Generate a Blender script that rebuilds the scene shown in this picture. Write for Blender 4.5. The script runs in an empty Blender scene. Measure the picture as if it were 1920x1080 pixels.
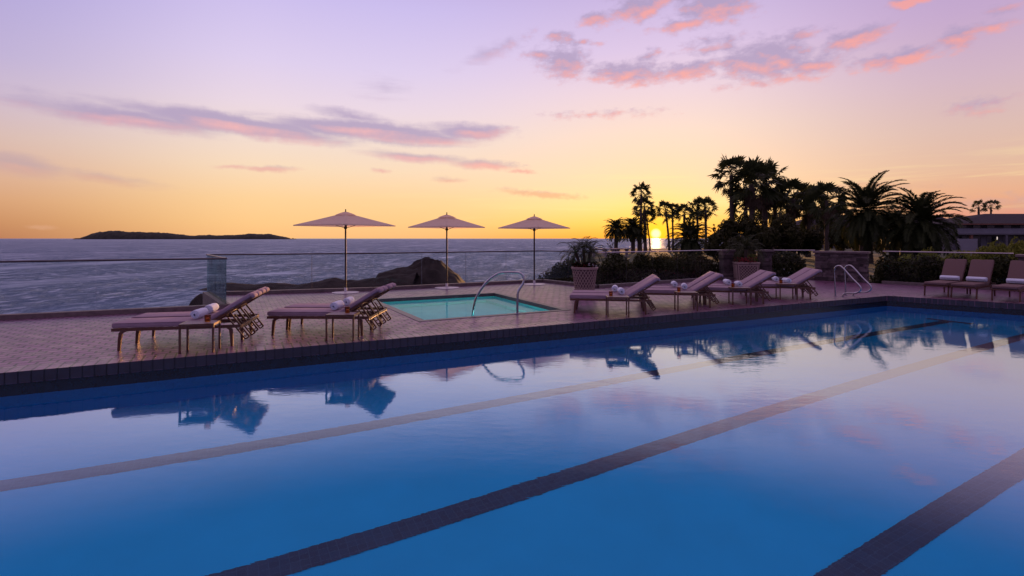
import bpy, bmesh, math, random
from mathutils import Vector, Matrix
from mathutils.geometry import tessellate_polygon
from math import sin, cos, pi, radians as R, atan2, degrees, sqrt

S = bpy.context.scene
C = S.collection
# ------------------------------------------------------------------ camera
cam = bpy.data.objects.new('camera', bpy.data.cameras.new('camera'))
C.objects.link(cam)
cam.location = (0, 0, 1.7)
cam.rotation_euler = (R(90), 0, 0)
cam.data.sensor_width = 36
cam.data.lens = 18.75
cam.data.shift_y = -93 / 1920
cam.data.clip_start = 0.05
cam.data.clip_end = 60000
S.camera = cam
S.view_settings.view_transform = 'Standard'
S.view_settings.look = 'None'
S.view_settings.exposure = 0
S.view_settings.gamma = 1
S.cycles.use_denoising = True
S.cycles.max_bounces = 10
S.cycles.transmission_bounces = 8
S.cycles.transparent_max_bounces = 16
S.cycles.sample_clamp_indirect = 6
S.cycles.blur_glossy = 0.3
SUN_AZ, SUN_EL = 15.1, 1.3


# ------------------------------------------------------------------ node helpers
def lin(h):
    h = h.lstrip('#')
    out = []
    for i in (0, 2, 4):
        c = int(h[i:i + 2], 16) / 255
        out.append(c / 12.92 if c <= 0.04045 else ((c + 0.055) / 1.055) ** 2.4)
    return (*out, 1)


class NT:
    def __init__(s, tree):
        s.t = tree
        s.n = tree.nodes
        s.l = tree.links

    def new(s, typ, **kw):
        n = s.n.new(typ)
        for k, v in kw.items():
            setattr(n, k, v)
        return n

    def put(s, sock, v):
        if isinstance(v, bpy.types.NodeSocket):
            s.l.new(v, sock)
        elif v is not None:
            sock.default_value = v

    def math(s, op, a, b=None, c=None, clamp=False):
        n = s.new('ShaderNodeMath', operation=op, use_clamp=clamp)
        s.put(n.inputs[0], a)
        if b is not None: s.put(n.inputs[1], b)
        if c is not None: s.put(n.inputs[2], c)
        return n.outputs[0]

    def vmath(s, op, a, b=None):
        n = s.new('ShaderNodeVectorMath', operation=op)
        s.put(n.inputs[0], a)
        if b is not None: s.put(n.inputs[1], b)
        return n.outputs['Value'] if op in ('LENGTH', 'DOT_PRODUCT', 'DISTANCE') else n.outputs[0]

    def mix(s, f, a, b, mode='MIX'):
        n = s.new('ShaderNodeMix', data_type='RGBA', blend_type=mode, clamp_factor=True)
        s.put(n.inputs[0], f); s.put(n.inputs[6], a); s.put(n.inputs[7], b)
        return n.outputs[2]

    def ramp(s, f, stops, interp='LINEAR'):
        n = s.new('ShaderNodeValToRGB')
        n.color_ramp.interpolation = interp
        e = n.color_ramp.elements
        while len(e) > 1: e.remove(e[0])
        e[0].position = stops[0][0]; e[0].color = stops[0][1]
        for p, c in stops[1:]:
            k = e.new(p); k.color = c
        s.put(n.inputs[0], f)
        return n.outputs[0]

    def mapr(s, v, a, b, c=0., d=1., smooth=False):
        n = s.new('ShaderNodeMapRange', interpolation_type='SMOOTHSTEP' if smooth else 'LINEAR', clamp=True)
        s.put(n.inputs[0], v)
        for i, q in enumerate((a, b, c, d)): s.put(n.inputs[i + 1], q)
        return n.outputs[0]

    def noise(s, vec, scale, detail=4, rough=0.55, dist=0, out=0):
        n = s.new('ShaderNodeTexNoise')
        if vec is not None: s.put(n.inputs['Vector'], vec)
        n.inputs['Scale'].default_value = scale
        n.inputs['Detail'].default_value = detail
        n.inputs['Roughness'].default_value = rough
        n.inputs['Distortion'].default_value = dist
        return n.outputs[out]

    def mapping(s, vec, loc=(0, 0, 0), rot=(0, 0, 0), scale=(1, 1, 1), typ='POINT'):
        n = s.new('ShaderNodeMapping', vector_type=typ)
        s.put(n.inputs[0], vec)
        n.inputs[1].default_value = loc; n.inputs[2].default_value = rot; n.inputs[3].default_value = scale
        return n.outputs[0]


# ------------------------------------------------------------------ world: dusk sky
W = bpy.data.worlds.new('World')
S.world = W
W.use_nodes = True
w = NT(W.node_tree)
w.n.clear()
out = w.new('ShaderNodeOutputWorld')
tc = w.new('ShaderNodeTexCoord')
sep = w.new('ShaderNodeSeparateXYZ')
w.l.new(tc.outputs['Generated'], sep.inputs[0])
dx, dy, dz = sep.outputs
az = w.math('MULTIPLY', w.math('ARCTAN2', dx, dy), 57.29578)
el = w.math('MULTIPLY', w.math('ARCSINE', dz), 57.29578)
elf = w.math('DIVIDE', el, 90, clamp=True)


def er(stops, up):
    st = [(d / 90, lin(c)) for d, c in stops] + [(d / 90, lin(c)) for d, c in up]
    return w.ramp(elf, st)


UP = [(29, 'b2a0d6'), (45, 'c6a4c0'), (90, 'cca4b8')]
c_left = er([(0, 'b87a58'), (1.2, 'c58a62'), (3, 'd49e78'), (5, 'd9ac94'), (8, 'd6b8b2'), (11, 'cbb7cc'), (14, 'bdaed4'), (20, 'aea2d8')], UP)
c_mid = er([(0, 'fabf80'), (1.5, 'fcc98a'), (4, 'fbd09a'), (7, 'f7d9ba'), (10, 'f0dad0'), (13, 'ead6e2'), (17, 'ddcdec'), (23, 'cabcec')], UP)
c_sun = er([(0, 'f6a63c'), (1.5, 'fdd06a'), (3.5, 'fee09a'), (5.5, 'fedab0'), (8, 'fbd9bc'), (11, 'f5dacb'), (15, 'ecd3dd'), (19, 'dcc6e6'), (24, 'c8b4e0')], UP)
c_right = er([(0, 'd8848a'), (1.8, 'dd9484'), (3.5, 'e3a98a'), (6, 'dfb69e'), (9, 'd9b8b0'), (13, 'd0b2c2'), (18, 'c2a5cb'), (23, 'b49bcc')], UP)
c_back = er([(0, '80688a'), (8, '80709a'), (18, '8478aa'), (28, '8a7eb2')], [(45, 'b094b8'), (90, 'cca4b8')])
sky = w.mix(w.mapr(az, -48, -24, smooth=True), c_left, c_mid)
sky = w.mix(w.mapr(az, -14, 15, smooth=True), sky, c_sun)
sky = w.mix(w.mapr(az, 17, 42, smooth=True), sky, c_right)
absaz = w.math('ABSOLUTE', az)
sky = w.mix(w.mapr(absaz, 55, 120, smooth=True), sky, c_back)
# warm bloom of the low sun in the haze
sund = Vector((sin(R(SUN_AZ)) * cos(R(0.5)), cos(R(SUN_AZ)) * cos(R(0.5)), sin(R(0.5))))
dot = w.vmath('DOT_PRODUCT', tc.outputs['Generated'], tuple(sund))
ang = w.math('MULTIPLY', w.math('ARCCOSINE', w.math('MINIMUM', dot, 1.0)), 57.29578)
g1 = w.math('EXPONENT', w.math('MULTIPLY', ang, -1 / 3.2))
g2 = w.math('EXPONENT', w.math('MULTIPLY', ang, -1 / 1.15))
sky = w.mix(w.math('MULTIPLY', g1, 0.52), sky, (1.0, 0.64, 0.07, 1))
core = w.mapr(ang, 0.22, 0.62, 1, 0, smooth=True)


# clouds, laid out on the dome in azimuth / elevation degrees
def ae(px, py):
    x, z = (px - 960) / 1000, (447 - py) / 1000
    return degrees(atan2(x, 1)), degrees(atan2(z, sqrt(1 + x * x)))


BLOBS = []   # az, el, half width, half height, tilt, strength


def blob(px, py, wpx, hpx, tilt=0, s=1.0):
    a, e = ae(px, py)
    k = cos(R(a))
    BLOBS.append((a, e, degrees(wpx / 1000) * k * k, degrees(hpx / 1000) * k, tilt, s))


blob(230, 220, 270, 27, -4, 1.0); blob(450, 235, 280, 25, -4, 1.3); blob(690, 246, 260, 24, -3, 1.3); blob(880, 248, 100, 20, 0, 1.05)
blob(660, 218, 110, 14, -8, .6)
blob(40, 312, 130, 30, -6, .85); blob(190, 332, 130, 15, -6, .6)
blob(790, 295, 130, 13, -4, .8); blob(905, 308, 90, 11, -3, .85); blob(980, 320, 40, 5, -3, .7)
blob(500, 315, 75, 8, 0, .75); blob(440, 313, 50, 6, 0, .6); blob(715, 320, 26, 6, 0, .7); blob(840, 337, 40, 7, 0, .6)
blob(1010, 363, 95, 9, -5, .95); blob(80, 425, 34, 6, -3, .8)
blob(1440, 112, 100, 48, 0, 1.2); blob(1520, 122, 75, 24, 0, 1.0); blob(1390, 120, 60, 30, 0, 1.0)
blob(1290, 132, 80, 24, 6, 1.0); blob(1180, 138, 110, 26, -3, 1.05); blob(1060, 118, 62, 36, 0, 1.0); blob(1015, 104, 40, 16, 0, .9)
blob(1600, 75, 85, 24, 9, 1.15); blob(1500, 66, 70, 12, 4, .65); blob(1345, 88, 80, 30, 0, .55)
blob(1340, 14, 88, 34, -4, 1.15); blob(1200, 16, 70, 28, 8, 1.1); blob(1120, 36, 40, 18, 4, .95); blob(1285, 44, 80, 16, 6, .85); blob(1265, -12, 120, 26, 0, .9)
blob(1050, 70, 34, 14, -10, .8); blob(1095, 80, 34, 8, 0, .7); blob(1215, 106, 36, 14, 10, .7)
blob(1680, 112, 110, 20, 3, .95); blob(1720, 98, 60, 18, 0, .8); blob(1800, 72, 62, 26, 6, .9); blob(1860, 55, 60, 14, 6, .65)
blob(1715, -4, 66, 16, 0, 1.15); blob(1880, 16, 46, 12, 0, .7); blob(1450, 152, 120, 12, 0, .55)
blob(720, 160, 60, 24, 0, .3); blob(930, 95, 80, 18, 20, .45); blob(1830, 200, 70, 22, 8, .5); blob(1120, 214, 120, 10, 0, .4)
blob(1870, 385, 140, 26, -2, .6); blob(1640, 348, 150, 8, -3, .5)
# the sky above the frame, seen in the pool
blob(1500, -70, 190, 34, 4, 1.0); blob(800, -90, 210, 30, -4, .8)

grp = bpy.data.node_groups.new('cloud_density', 'ShaderNodeTree')
grp.interface.new_socket('Vector', in_out='INPUT', socket_type='NodeSocketVector')
grp.interface.new_socket('Density', in_out='OUTPUT', socket_type='NodeSocketFloat')
g = NT(grp)
gi, go = g.new('NodeGroupInput'), g.new('NodeGroupOutput')
v0 = gi.outputs[0]
wn = g.noise(v0, 0.42, 4, .6, out=1)
warp = g.vmath('MULTIPLY', g.vmath('SUBTRACT', wn, (.5, .5, .5)), (1.7, 1.0, 0))
vw = g.vmath('ADD', v0, warp)
acc = None
for a, e, hw, hh, tilt, s_ in BLOBS:
    ln = g.vmath('LENGTH', g.mapping(vw, (a, e, 0), (0, 0, R(tilt)), (hw, hh, 1), 'TEXTURE'))
    m = g.math('MULTIPLY_ADD', ln, -s_, s_)
    acc = m if acc is None else g.math('SMOOTH_MAX', acc, m, 0.12)
fb = g.noise(g.mapping(v0, scale=(.6, 1.15, 1)), 1.15, 7, .6)
fl_ = g.noise(g.mapping(v0, rot=(0, 0, R(3)), scale=(.16, 1.0, 1)), 0.8, 6, .6)
gs_ = g.new('ShaderNodeSeparateXYZ')
g.l.new(v0, gs_.inputs[0])
left_ = g.mapr(gs_.outputs[0], -4, 3, 1, 0, smooth=True)
d_ = g.math('ADD', acc, g.math('ADD', g.math('MULTIPLY', g.math('MULTIPLY_ADD', fl_, 1.0, -0.47), left_),
            g.math('MULTIPLY', g.math('MULTIPLY_ADD', fb, 1.55, -0.74), g.math('SUBTRACT', 1, left_))))
g.l.new(d_, go.inputs[0])

vec = w.new('ShaderNodeCombineXYZ')
w.l.new(az, vec.inputs[0]); w.l.new(el, vec.inputs[1])


def density(off):
    n = w.new('ShaderNodeGroup')
    n.node_tree = grp
    w.l.new(w.vmath('ADD', vec.outputs[0], off) if off else vec.outputs[0], n.inputs[0])
    return n.outputs[0]


d0 = density(None)
d1 = density((0.25, -0.75, 0))
cover = w.mapr(d0, -0.04, 0.74, 0, 1, smooth=True)
lit = w.mapr(w.math('SUBTRACT', w.math('SUBTRACT', d0, d1), w.mapr(az, -8, 2, .22, 0)), -0.02, 0.85, smooth=False)
pinkness = w.mapr(az, -12, 8, 0.42, 1.0)
shade_c = w.mix(w.mapr(el, 5, 11), lin('c2a3a4'), lin('ab98bd'))
lit_c = w.mix(pinkness, lin('e6b2c0'), lin('f4a098'))
lit_c = w.mix(w.mapr(el, 4, 8), lin('dba582'), lit_c)
cl_c = w.mix(lit, shade_c, lit_c)
alpha = w.math('MULTIPLY', cover, w.mapr(el, 3, 9, .6, .84))
sky = w.mix(alpha, sky, cl_c)
# thin bright streaks of cirrus near the sun
st = w.noise(w.mapping(vec.outputs[0], scale=(.06, .9, 1)), 1.0, 5, .6, .4)
stm = w.math('MULTIPLY', w.mapr(st, .5, .72, smooth=True), w.math('MULTIPLY', w.mapr(el, 0.5, 3, smooth=True), w.mapr(el, 5, 9, 1, 0, smooth=True)))
stm = w.math('MULTIPLY', stm, w.mapr(az, -20, 10))
sky = w.mix(w.math('MULTIPLY', stm, .5), sky, lin('ffe9a8'))
hb_ = w.math('MULTIPLY', w.math('EXPONENT', w.math('MULTIPLY', w.math('ABSOLUTE', el), -1 / 1.7)), w.math('EXPONENT', w.math('MULTIPLY', w.math('ABSOLUTE', w.math('SUBTRACT', az, SUN_AZ)), -1 / 9.0)))
sky = w.mix(w.math('MULTIPLY', hb_, .8), sky, (1.05, 0.42, 0.04, 1))
sunc = w.new('ShaderNodeVectorMath', operation='SCALE')
sky = w.mix(w.math('MULTIPLY', g2, 1.0), sky, (1.3, 0.78, 0.01, 1))
sunc.inputs[0].default_value = (0.75, 0.65, 0.6)
w.l.new(core, sunc.inputs['Scale'])
skyf = w.vmath('ADD', sky, sunc.outputs[0])
bg1 = w.new('ShaderNodeBackground')
w.l.new(skyf, bg1.inputs[0]); bg1.inputs[1].default_value = 1.0
nish = w.new('ShaderNodeTexSky', sky_type='NISHITA')
nish.sun_disc = False
nish.sun_elevation = R(SUN_EL); nish.sun_rotation = R(SUN_AZ)
bg2 = w.new('ShaderNodeBackground')
w.l.new(nish.outputs[0], bg2.inputs[0]); bg2.inputs[1].default_value = 0.015
add = w.new('ShaderNodeAddShader')
w.l.new(bg1.outputs[0], add.inputs[0]); w.l.new(bg2.outputs[0], add.inputs[1])
w.l.new(add.outputs[0], out.inputs[0])
W.cycles.sampling_method = 'MANUAL'
W.cycles.sample_map_resolution = 1024

# ------------------------------------------------------------------ sun
sl = bpy.data.lights.new('sun', 'SUN')
sl.energy = 4.6
sl.angle = R(0.5)
sl.color = (1.0, 0.47, 0.18)
so = bpy.data.objects.new('sun', sl)
C.objects.link(so)
sdir = Vector((sin(R(SUN_AZ)) * cos(R(SUN_EL)), cos(R(SUN_AZ)) * cos(R(SUN_EL)), sin(R(SUN_EL))))
so.rotation_euler = sdir.to_track_quat('Z', 'Y').to_euler()


# ------------------------------------------------------------------ materials
def mat(name, col, rough=.6, metal=0, var=.15, vscale=6, bump=0, bscale=40, spec=.5, trans=0):
    m = bpy.data.materials.new(name)
    m.use_nodes = True
    t = NT(m.node_tree)
    p = m.node_tree.nodes['Principled BSDF']
    o = t.new('ShaderNodeTexCoord').outputs['Object']
    n = t.noise(o, vscale, 5, .6)
    c = t.mix(t.mapr(n, .3, .7), (*[x * (1 - var) for x in col[:3]], 1), (*[min(1, x * (1 + var)) for x in col[:3]], 1))
    t.l.new(c, p.inputs['Base Color'])
    p.inputs['Roughness'].default_value = rough
    p.inputs['Metallic'].default_value = metal
    p.inputs['Specular IOR Level'].default_value = spec
    if bump:
        b = t.new('ShaderNodeBump')
        b.inputs['Strength'].default_value = bump
        b.inputs['Distance'].default_value = .01
        t.l.new(t.noise(o, bscale, 4, .6), b.inputs['Height'])
        t.l.new(b.outputs[0], p.inputs['Normal'])
    if trans:
        tr = t.new('ShaderNodeBsdfTranslucent')
        t.l.new(c, tr.inputs[0])
        mx = t.new('ShaderNodeMixShader')
        mx.inputs[0].default_value = trans
        t.l.new(p.outputs[0], mx.inputs[1]); t.l.new(tr.outputs[0], mx.inputs[2])
        t.l.new(mx.outputs[0], m.node_tree.nodes['Material Output'].inputs[0])
    return m


POOL_ANG = math.atan(.5165)
U = Vector((cos(POOL_ANG), sin(POOL_ANG)))      # along the pool
N = Vector((-sin(POOL_ANG), cos(POOL_ANG)))     # across the pool, towards the sea


def brick_mat(name, c1, c2, mortar, bw, bh, rot, rough, bump=.4, msize=.012, offset=.5, spec=.5, stain=.35):
    m = bpy.data.materials.new(name)
    m.use_nodes = True
    t = NT(m.node_tree)
    p = m.node_tree.nodes['Principled BSDF']
    o = t.new('ShaderNodeTexCoord').outputs['Object']
    v = t.mapping(o, rot=(0, 0, -rot))
    b = t.new('ShaderNodeTexBrick', offset=offset)
    t.l.new(v, b.inputs[0])
    b.inputs['Color1'].default_value = (*c1, 1); b.inputs['Color2'].default_value = (*c2, 1); b.inputs['Mortar'].default_value = (*mortar, 1)
    b.inputs['Scale'].default_value = 1
    b.inputs['Mortar Size'].default_value = msize * .5
    b.inputs['Mortar Smooth'].default_value = .3
    b.inputs['Brick Width'].default_value = bw
    b.inputs['Row Height'].default_value = bh
    n = t.noise(o, 1.3, 6, .65)
    c = t.mix(t.math('MULTIPLY', t.mapr(n, .35, .75), stain), b.outputs[0], (mortar[0] * 1.4, mortar[1] * 1.4, mortar[2] * 1.4, 1))
    fine = t.noise(o, 60, 3, .6)
    c = t.mix(t.mapr(fine, .3, .75, 0, .25), c, (.03, .02, .02, 1))
    t.l.new(c, p.inputs['Base Color'])
    n2 = t.noise(o, 3.5, 4, .6)
    t.l.new(t.mapr(n2, .3, .7, rough - .06, rough + .09), p.inputs['Roughness'])
    p.inputs['Specular IOR Level'].default_value = spec
    bp = t.new('ShaderNodeBump')
    bp.inputs['Strength'].default_value = bump
    bp.inputs['Distance'].default_value = .012
    h = t.math('ADD', t.math('MULTIPLY', b.outputs[1], -1), t.math('MULTIPLY', t.noise(v, 9, 5, .65), .3))
    t.l.new(h, bp.inputs['Height'])
    t.l.new(bp.outputs[0], p.inputs['Normal'])
    return m


M = {}
M['deck'] = brick_mat('deck_brick', (.30, .122, .255), (.165, .066, .14), (.008, .004, .010), .22, .17, POOL_ANG, .33, .6, .036, stain=.08, spec=.3)
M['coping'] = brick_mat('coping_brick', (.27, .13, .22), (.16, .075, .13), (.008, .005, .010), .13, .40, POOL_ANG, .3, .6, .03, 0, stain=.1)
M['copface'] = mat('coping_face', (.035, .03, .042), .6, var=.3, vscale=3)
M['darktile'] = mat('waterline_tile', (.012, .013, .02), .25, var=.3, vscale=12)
M['plaster'] = mat('pool_plaster', (.000, .47, .94), .8, var=.05, vscale=1.2)
M['spaplaster'] = mat('spa_plaster', (.20, .80, .80), .8, var=.06, vscale=2)
M['spatile'] = mat('spa_tile', (.08, .06, .07), .4, var=.3, vscale=14)
M['lane'] = brick_mat('lane_tile', (.006, .052, .14), (.003, .034, .10), (.02, .085, .19), .075, .075, POOL_ANG, .5, .2, .006, 0, stain=.2)
M['curb'] = mat('curb_stone', (.14, .10, .10), .6, var=.3, vscale=8, bump=.4)
M['rail'] = mat('rail_metal', (.10, .09, .10), .35, .8)
M['lightrail'] = mat('satin_rail', (.45, .42, .45), .35, .9)
M['steel'] = mat('polished_steel', (.42, .42, .45), .18, 1, var=.04)
M['bronze'] = mat('bronze_frame', (.125, .055, .035), .36, .35, var=.2, vscale=20)
M['cushion'] = mat('cushion_fabric', (.31, .215, .265), .85, var=.10, vscale=7, bump=.8, bscale=11)
M['cushion_dark'] = mat('cushion_fabric_brown', (.14, .08, .078), .85, var=.07, vscale=30, bump=.25, bscale=220)
M['towel'] = mat('towel_cotton', (.66, .72, .84), .95, var=.05, vscale=40, bump=.6, bscale=160)
M['canvas'] = mat('canopy_canvas', (.97, .75, .58), .9, var=.04, vscale=8, bump=.15, bscale=120, trans=.42)
M['pole'] = mat('pole_metal', (.035, .022, .022), .55, .1)
M['whiteplate'] = mat('base_plate_paint', (.62, .58, .60), .4, var=.08)
M['stone'] = mat('ledge_stone', (.11, .08, .08), .75, var=.5, vscale=5, bump=.7, bscale=25, spec=.2)
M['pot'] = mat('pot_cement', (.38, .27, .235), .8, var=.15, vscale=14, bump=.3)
M['potwall'] = mat('pot_cement_shaded', (.10, .065, .058), .85, var=.15, vscale=14, bump=.3)  # wall behind the lattice: recess shade put into a darker cement colour
M['soil'] = mat('soil', (.03, .02, .015), .95)
M['leaf'] = mat('leaf_green', (.035, .036, .012), .55, var=.45, vscale=1.5, trans=.3, spec=.12)
M['leaf_y'] = mat('leaf_yellow_green', (.17, .18, .03), .55, var=.4, vscale=1.5, trans=.35, spec=.12)
M['palmleaf'] = mat('palm_leaf', (.04, .05, .02), .5, var=.4, vscale=1.2, trans=.22, spec=.12)
M['deadleaf'] = mat('dead_frond', (.07, .045, .025), .8, var=.3)
M['trunk'] = mat('palm_trunk', (.07, .05, .04), .9, var=.35, vscale=5, bump=.6, bscale=12)
M['bark'] = mat('bark', (.05, .038, .03), .9, var=.3, bump=.5)
M['redflower'] = mat('red_petal', (.30, .02, .03), .6, trans=.2)
M['whiteflower'] = mat('white_petal', (.72, .68, .72), .6)
M['rock'] = mat('rock', (.03, .024, .022), .9, var=.45, vscale=.35, bump=.8, bscale=1.2, spec=.2)
M['islandm'] = mat('island_scrub', (.045, .045, .035), .95, var=.4, vscale=.02)
M['terrain'] = mat('park_lawn', (.055, .06, .025), .95, var=.4, vscale=.6, bump=.5, bscale=8)
M['roofm'] = mat('roof_shingle', (.035, .028, .035), .8, var=.3, vscale=2, spec=.1)
M['wallm'] = mat('stucco_wall', (.12, .11, .13), .85, var=.12, vscale=1)
M['parapet'] = mat('parapet_paint', (.22, .21, .25), .8, var=.08, vscale=1)
M['darkglass'] = mat('window_glass', (.015, .016, .022), .1)
M['redwall'] = mat('brick_red_wall', (.20, .085, .06), .85)
M['tabletop'] = mat('table_stone', (.25, .20, .21), .6)
M['whitechair'] = mat('white_chair_paint', (.7, .67, .7), .5)


def emit_mat(name, col, s):
    m = bpy.data.materials.new(name)
    m.use_nodes = True
    t = NT(m.node_tree)
    e = t.new('ShaderNodeEmission')
    e.inputs[0].default_value = (*col, 1); e.inputs[1].default_value = s
    t.l.new(e.outputs[0], m.node_tree.nodes['Material Output'].inputs[0])
    return m


M['litwin'] = emit_mat('lit_window', (1.0, .82, .75), 0.75)
M['litwarm'] = emit_mat('lit_lamp', (1.0, .45, .12), 1.1)


def clear_glass(name, tint, ior=1.5, gl=1.0):
    m = bpy.data.materials.new(name)
    m.use_nodes = True
    t = NT(m.node_tree)
    m.node_tree.nodes.remove(m.node_tree.nodes['Principled BSDF'])
    fr = t.new('ShaderNodeFresnel'); fr.inputs[0].default_value = ior
    tr = t.new('ShaderNodeBsdfTransparent'); tr.inputs[0].default_value = (*tint, 1)
    gs = t.new('ShaderNodeBsdfGlossy'); gs.inputs['Roughness'].default_value = .01
    o = t.new('ShaderNodeTexCoord').outputs['Object']
    smear = t.mapr(t.noise(o, 2.5, 4, .6), .3, .7, .6, 1.0)
    mx = t.new('ShaderNodeMixShader')
    t.l.new(t.math('MULTIPLY', fr.outputs[0], t.math('MULTIPLY', smear, gl)), mx.inputs[0])
    t.l.new(tr.outputs[0], mx.inputs[1]); t.l.new(gs.outputs[0], mx.inputs[2])
    t.l.new(mx.outputs[0], m.node_tree.nodes['Material Output'].inputs[0])
    return m


M['glass'] = clear_glass('fence_glass', (.94, .97, .965), 1.18)
M['glassgreen'] = clear_glass('green_tint_glass', (.74, .88, .86), 1.14)
M['amber'] = clear_glass('amber_glass', (.80, .50, .22), 1.45)


def water_mat(name, scales, strength, c0, c1, rmin, rmax, rot=0):
    m = bpy.data.materials.new(name)
    m.use_nodes = True
    t = NT(m.node_tree)
    m.node_tree.nodes.remove(m.node_tree.nodes['Principled BSDF'])
    o = t.new('ShaderNodeTexCoord').outputs['Object']
    h = None
    for sc, st_, an in scales:
        n = t.math('MULTIPLY', t.noise(t.mapping(o, rot=(0, 0, rot), scale=an), sc, 3, .5, .3), st_)
        h = n if h is None else t.math('ADD', h, n)
    calm = t.mapr(t.noise(o, .35, 2, .5), .35, .65, .35, 1.0, smooth=True)
    b = t.new('ShaderNodeBump')
    b.inputs['Strength'].default_value = strength
    b.inputs['Distance'].default_value = 1
    t.l.new(t.math('MULTIPLY', h, calm), b.inputs['Height'])
    rf = t.new('ShaderNodeBsdfRefraction'); rf.inputs['Roughness'].default_value = 0; rf.inputs['IOR'].default_value = 1.333
    gs = t.new('ShaderNodeBsdfGlossy'); gs.inputs['Roughness'].default_value = .015; gs.inputs[0].default_value = (.84, .95, 1, 1)
    lw = t.new('ShaderNodeLayerWeight')
    for n_ in (rf, gs, lw): t.l.new(b.outputs[0], n_.inputs['Normal'])
    f = t.mapr(lw.outputs['Facing'], 1 - c0, 1 - c1, rmin, rmax, smooth=True)
    mx = t.new('ShaderNodeMixShader')
    t.l.new(f, mx.inputs[0]); t.l.new(rf.outputs[0], mx.inputs[1]); t.l.new(gs.outputs[0], mx.inputs[2])
    t.l.new(mx.outputs[0], m.node_tree.nodes['Material Output'].inputs[0])
    return m


M['poolwater'] = water_mat('pool_water', [(1.3, .0026, (1, 1.7, 1)), (6, .0011, (.8, 1.8, 1)), (18, .0004, (.8, 1.7, 1))], 1.0, .42, .17, .012, .66)
M['spawater'] = water_mat('spa_water', [(4, .002, (1, 1, 1)), (14, .0006, (1, 1, 1))], 1.0, .45, .05, .03, .13)

# sea: opaque deep water with wave normals and painted glint flecks
m = bpy.data.materials.new('sea_water')
m.use_nodes = True
t = NT(m.node_tree)
p = m.node_tree.nodes['Principled BSDF']
o = t.new('ShaderNodeTexCoord').outputs['Object']
n1 = t.noise(t.mapping(o, rot=(0, 0, .12), scale=(.09, .11, 1)), 1, 7, .65, .4)
n2 = t.noise(t.mapping(o, rot=(0, 0, -.1), scale=(.5, .5, 1)), 1, 5, .65, .3)
n3 = t.noise(t.mapping(o, scale=(.004, .02, 1)), 1, 4, .6)
h = t.math('ADD', t.math('MULTIPLY', n1, 6.0), t.math('MULTIPLY', n2, 1.5))
b = t.new('ShaderNodeBump')
b.inputs['Strength'].default_value = 1
b.inputs['Distance'].default_value = 1.0
t.l.new(h, b.inputs['Height'])
t.l.new(b.outputs[0], p.inputs['Normal'])
t.l.new(t.mix(t.mapr(n3, .35, .65), (.010, .022, .05, 1), (.02, .03, .06, 1)), p.inputs['Base Color'])
p.inputs['Roughness'].default_value = .22
p.inputs['IOR'].default_value = 1.33
M['sea'] = m


# sea and stone refinements
t.n.remove(p)
fr_n = t.new('ShaderNodeFresnel'); fr_n.inputs[0].default_value = 1.33
t.l.new(b.outputs[0], fr_n.inputs[1])
df = t.new('ShaderNodeBsdfDiffuse')
t.l.new(t.mix(t.mapr(n3, .35, .65), (.022, .055, .13, 1), (.042, .078, .165, 1)), df.inputs[0])
gl_ = t.new('ShaderNodeBsdfGlossy')
gl_.inputs[0].default_value = (.78, .92, 1.0, 1); gl_.inputs['Roughness'].default_value = .46
t.l.new(b.outputs[0], gl_.inputs['Normal'])
mx_ = t.new('ShaderNodeMixShader')
t.l.new(t.math('MULTIPLY', fr_n.outputs[0], .62), mx_.inputs[0]); t.l.new(df.outputs[0], mx_.inputs[1]); t.l.new(gl_.outputs[0], mx_.inputs[2])
# pale flecks painted in as glints off the waves, drawn out, in random patches
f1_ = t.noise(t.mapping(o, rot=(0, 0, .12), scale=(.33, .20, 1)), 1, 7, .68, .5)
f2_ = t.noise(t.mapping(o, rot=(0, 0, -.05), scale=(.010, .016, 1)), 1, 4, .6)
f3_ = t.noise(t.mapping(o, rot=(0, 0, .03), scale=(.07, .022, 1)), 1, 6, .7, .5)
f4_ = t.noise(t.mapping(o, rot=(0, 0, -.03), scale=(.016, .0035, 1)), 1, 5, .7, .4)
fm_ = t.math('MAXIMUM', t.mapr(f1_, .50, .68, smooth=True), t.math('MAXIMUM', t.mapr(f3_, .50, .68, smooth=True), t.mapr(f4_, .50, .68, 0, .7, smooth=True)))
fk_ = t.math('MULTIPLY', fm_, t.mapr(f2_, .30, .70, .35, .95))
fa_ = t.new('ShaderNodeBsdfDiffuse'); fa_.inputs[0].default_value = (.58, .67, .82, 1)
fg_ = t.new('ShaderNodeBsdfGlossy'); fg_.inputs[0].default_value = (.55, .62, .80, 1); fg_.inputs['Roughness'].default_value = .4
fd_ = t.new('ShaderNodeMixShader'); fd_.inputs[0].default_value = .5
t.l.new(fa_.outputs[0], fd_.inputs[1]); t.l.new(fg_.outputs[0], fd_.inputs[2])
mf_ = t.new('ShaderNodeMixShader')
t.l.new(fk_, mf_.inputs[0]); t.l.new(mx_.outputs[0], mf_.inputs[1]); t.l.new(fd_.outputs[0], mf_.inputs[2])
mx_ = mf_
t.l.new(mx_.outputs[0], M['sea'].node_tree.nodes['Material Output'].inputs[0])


def island_tint(name, lo, hi):
    q = NT(M[name].node_tree)
    pr_ = M[name].node_tree.nodes['Principled BSDF']
    src = pr_.inputs['Base Color'].links[0].from_socket
    gm_ = q.new('ShaderNodeNewGeometry')
    k_ = q.mapr(gm_.outputs['Random Per Island'], 0, 1, lo, hi)
    cc = q.new('ShaderNodeCombineColor')
    for i_ in range(3): q.l.new(k_, cc.inputs[i_])
    q.l.new(q.mix(1, src, cc.outputs[0], 'MULTIPLY'), pr_.inputs['Base Color'])


island_tint('stone', .45, 1.5)
for nm_ in ('leaf', 'leaf_y', 'palmleaf'):
    pass


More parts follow.
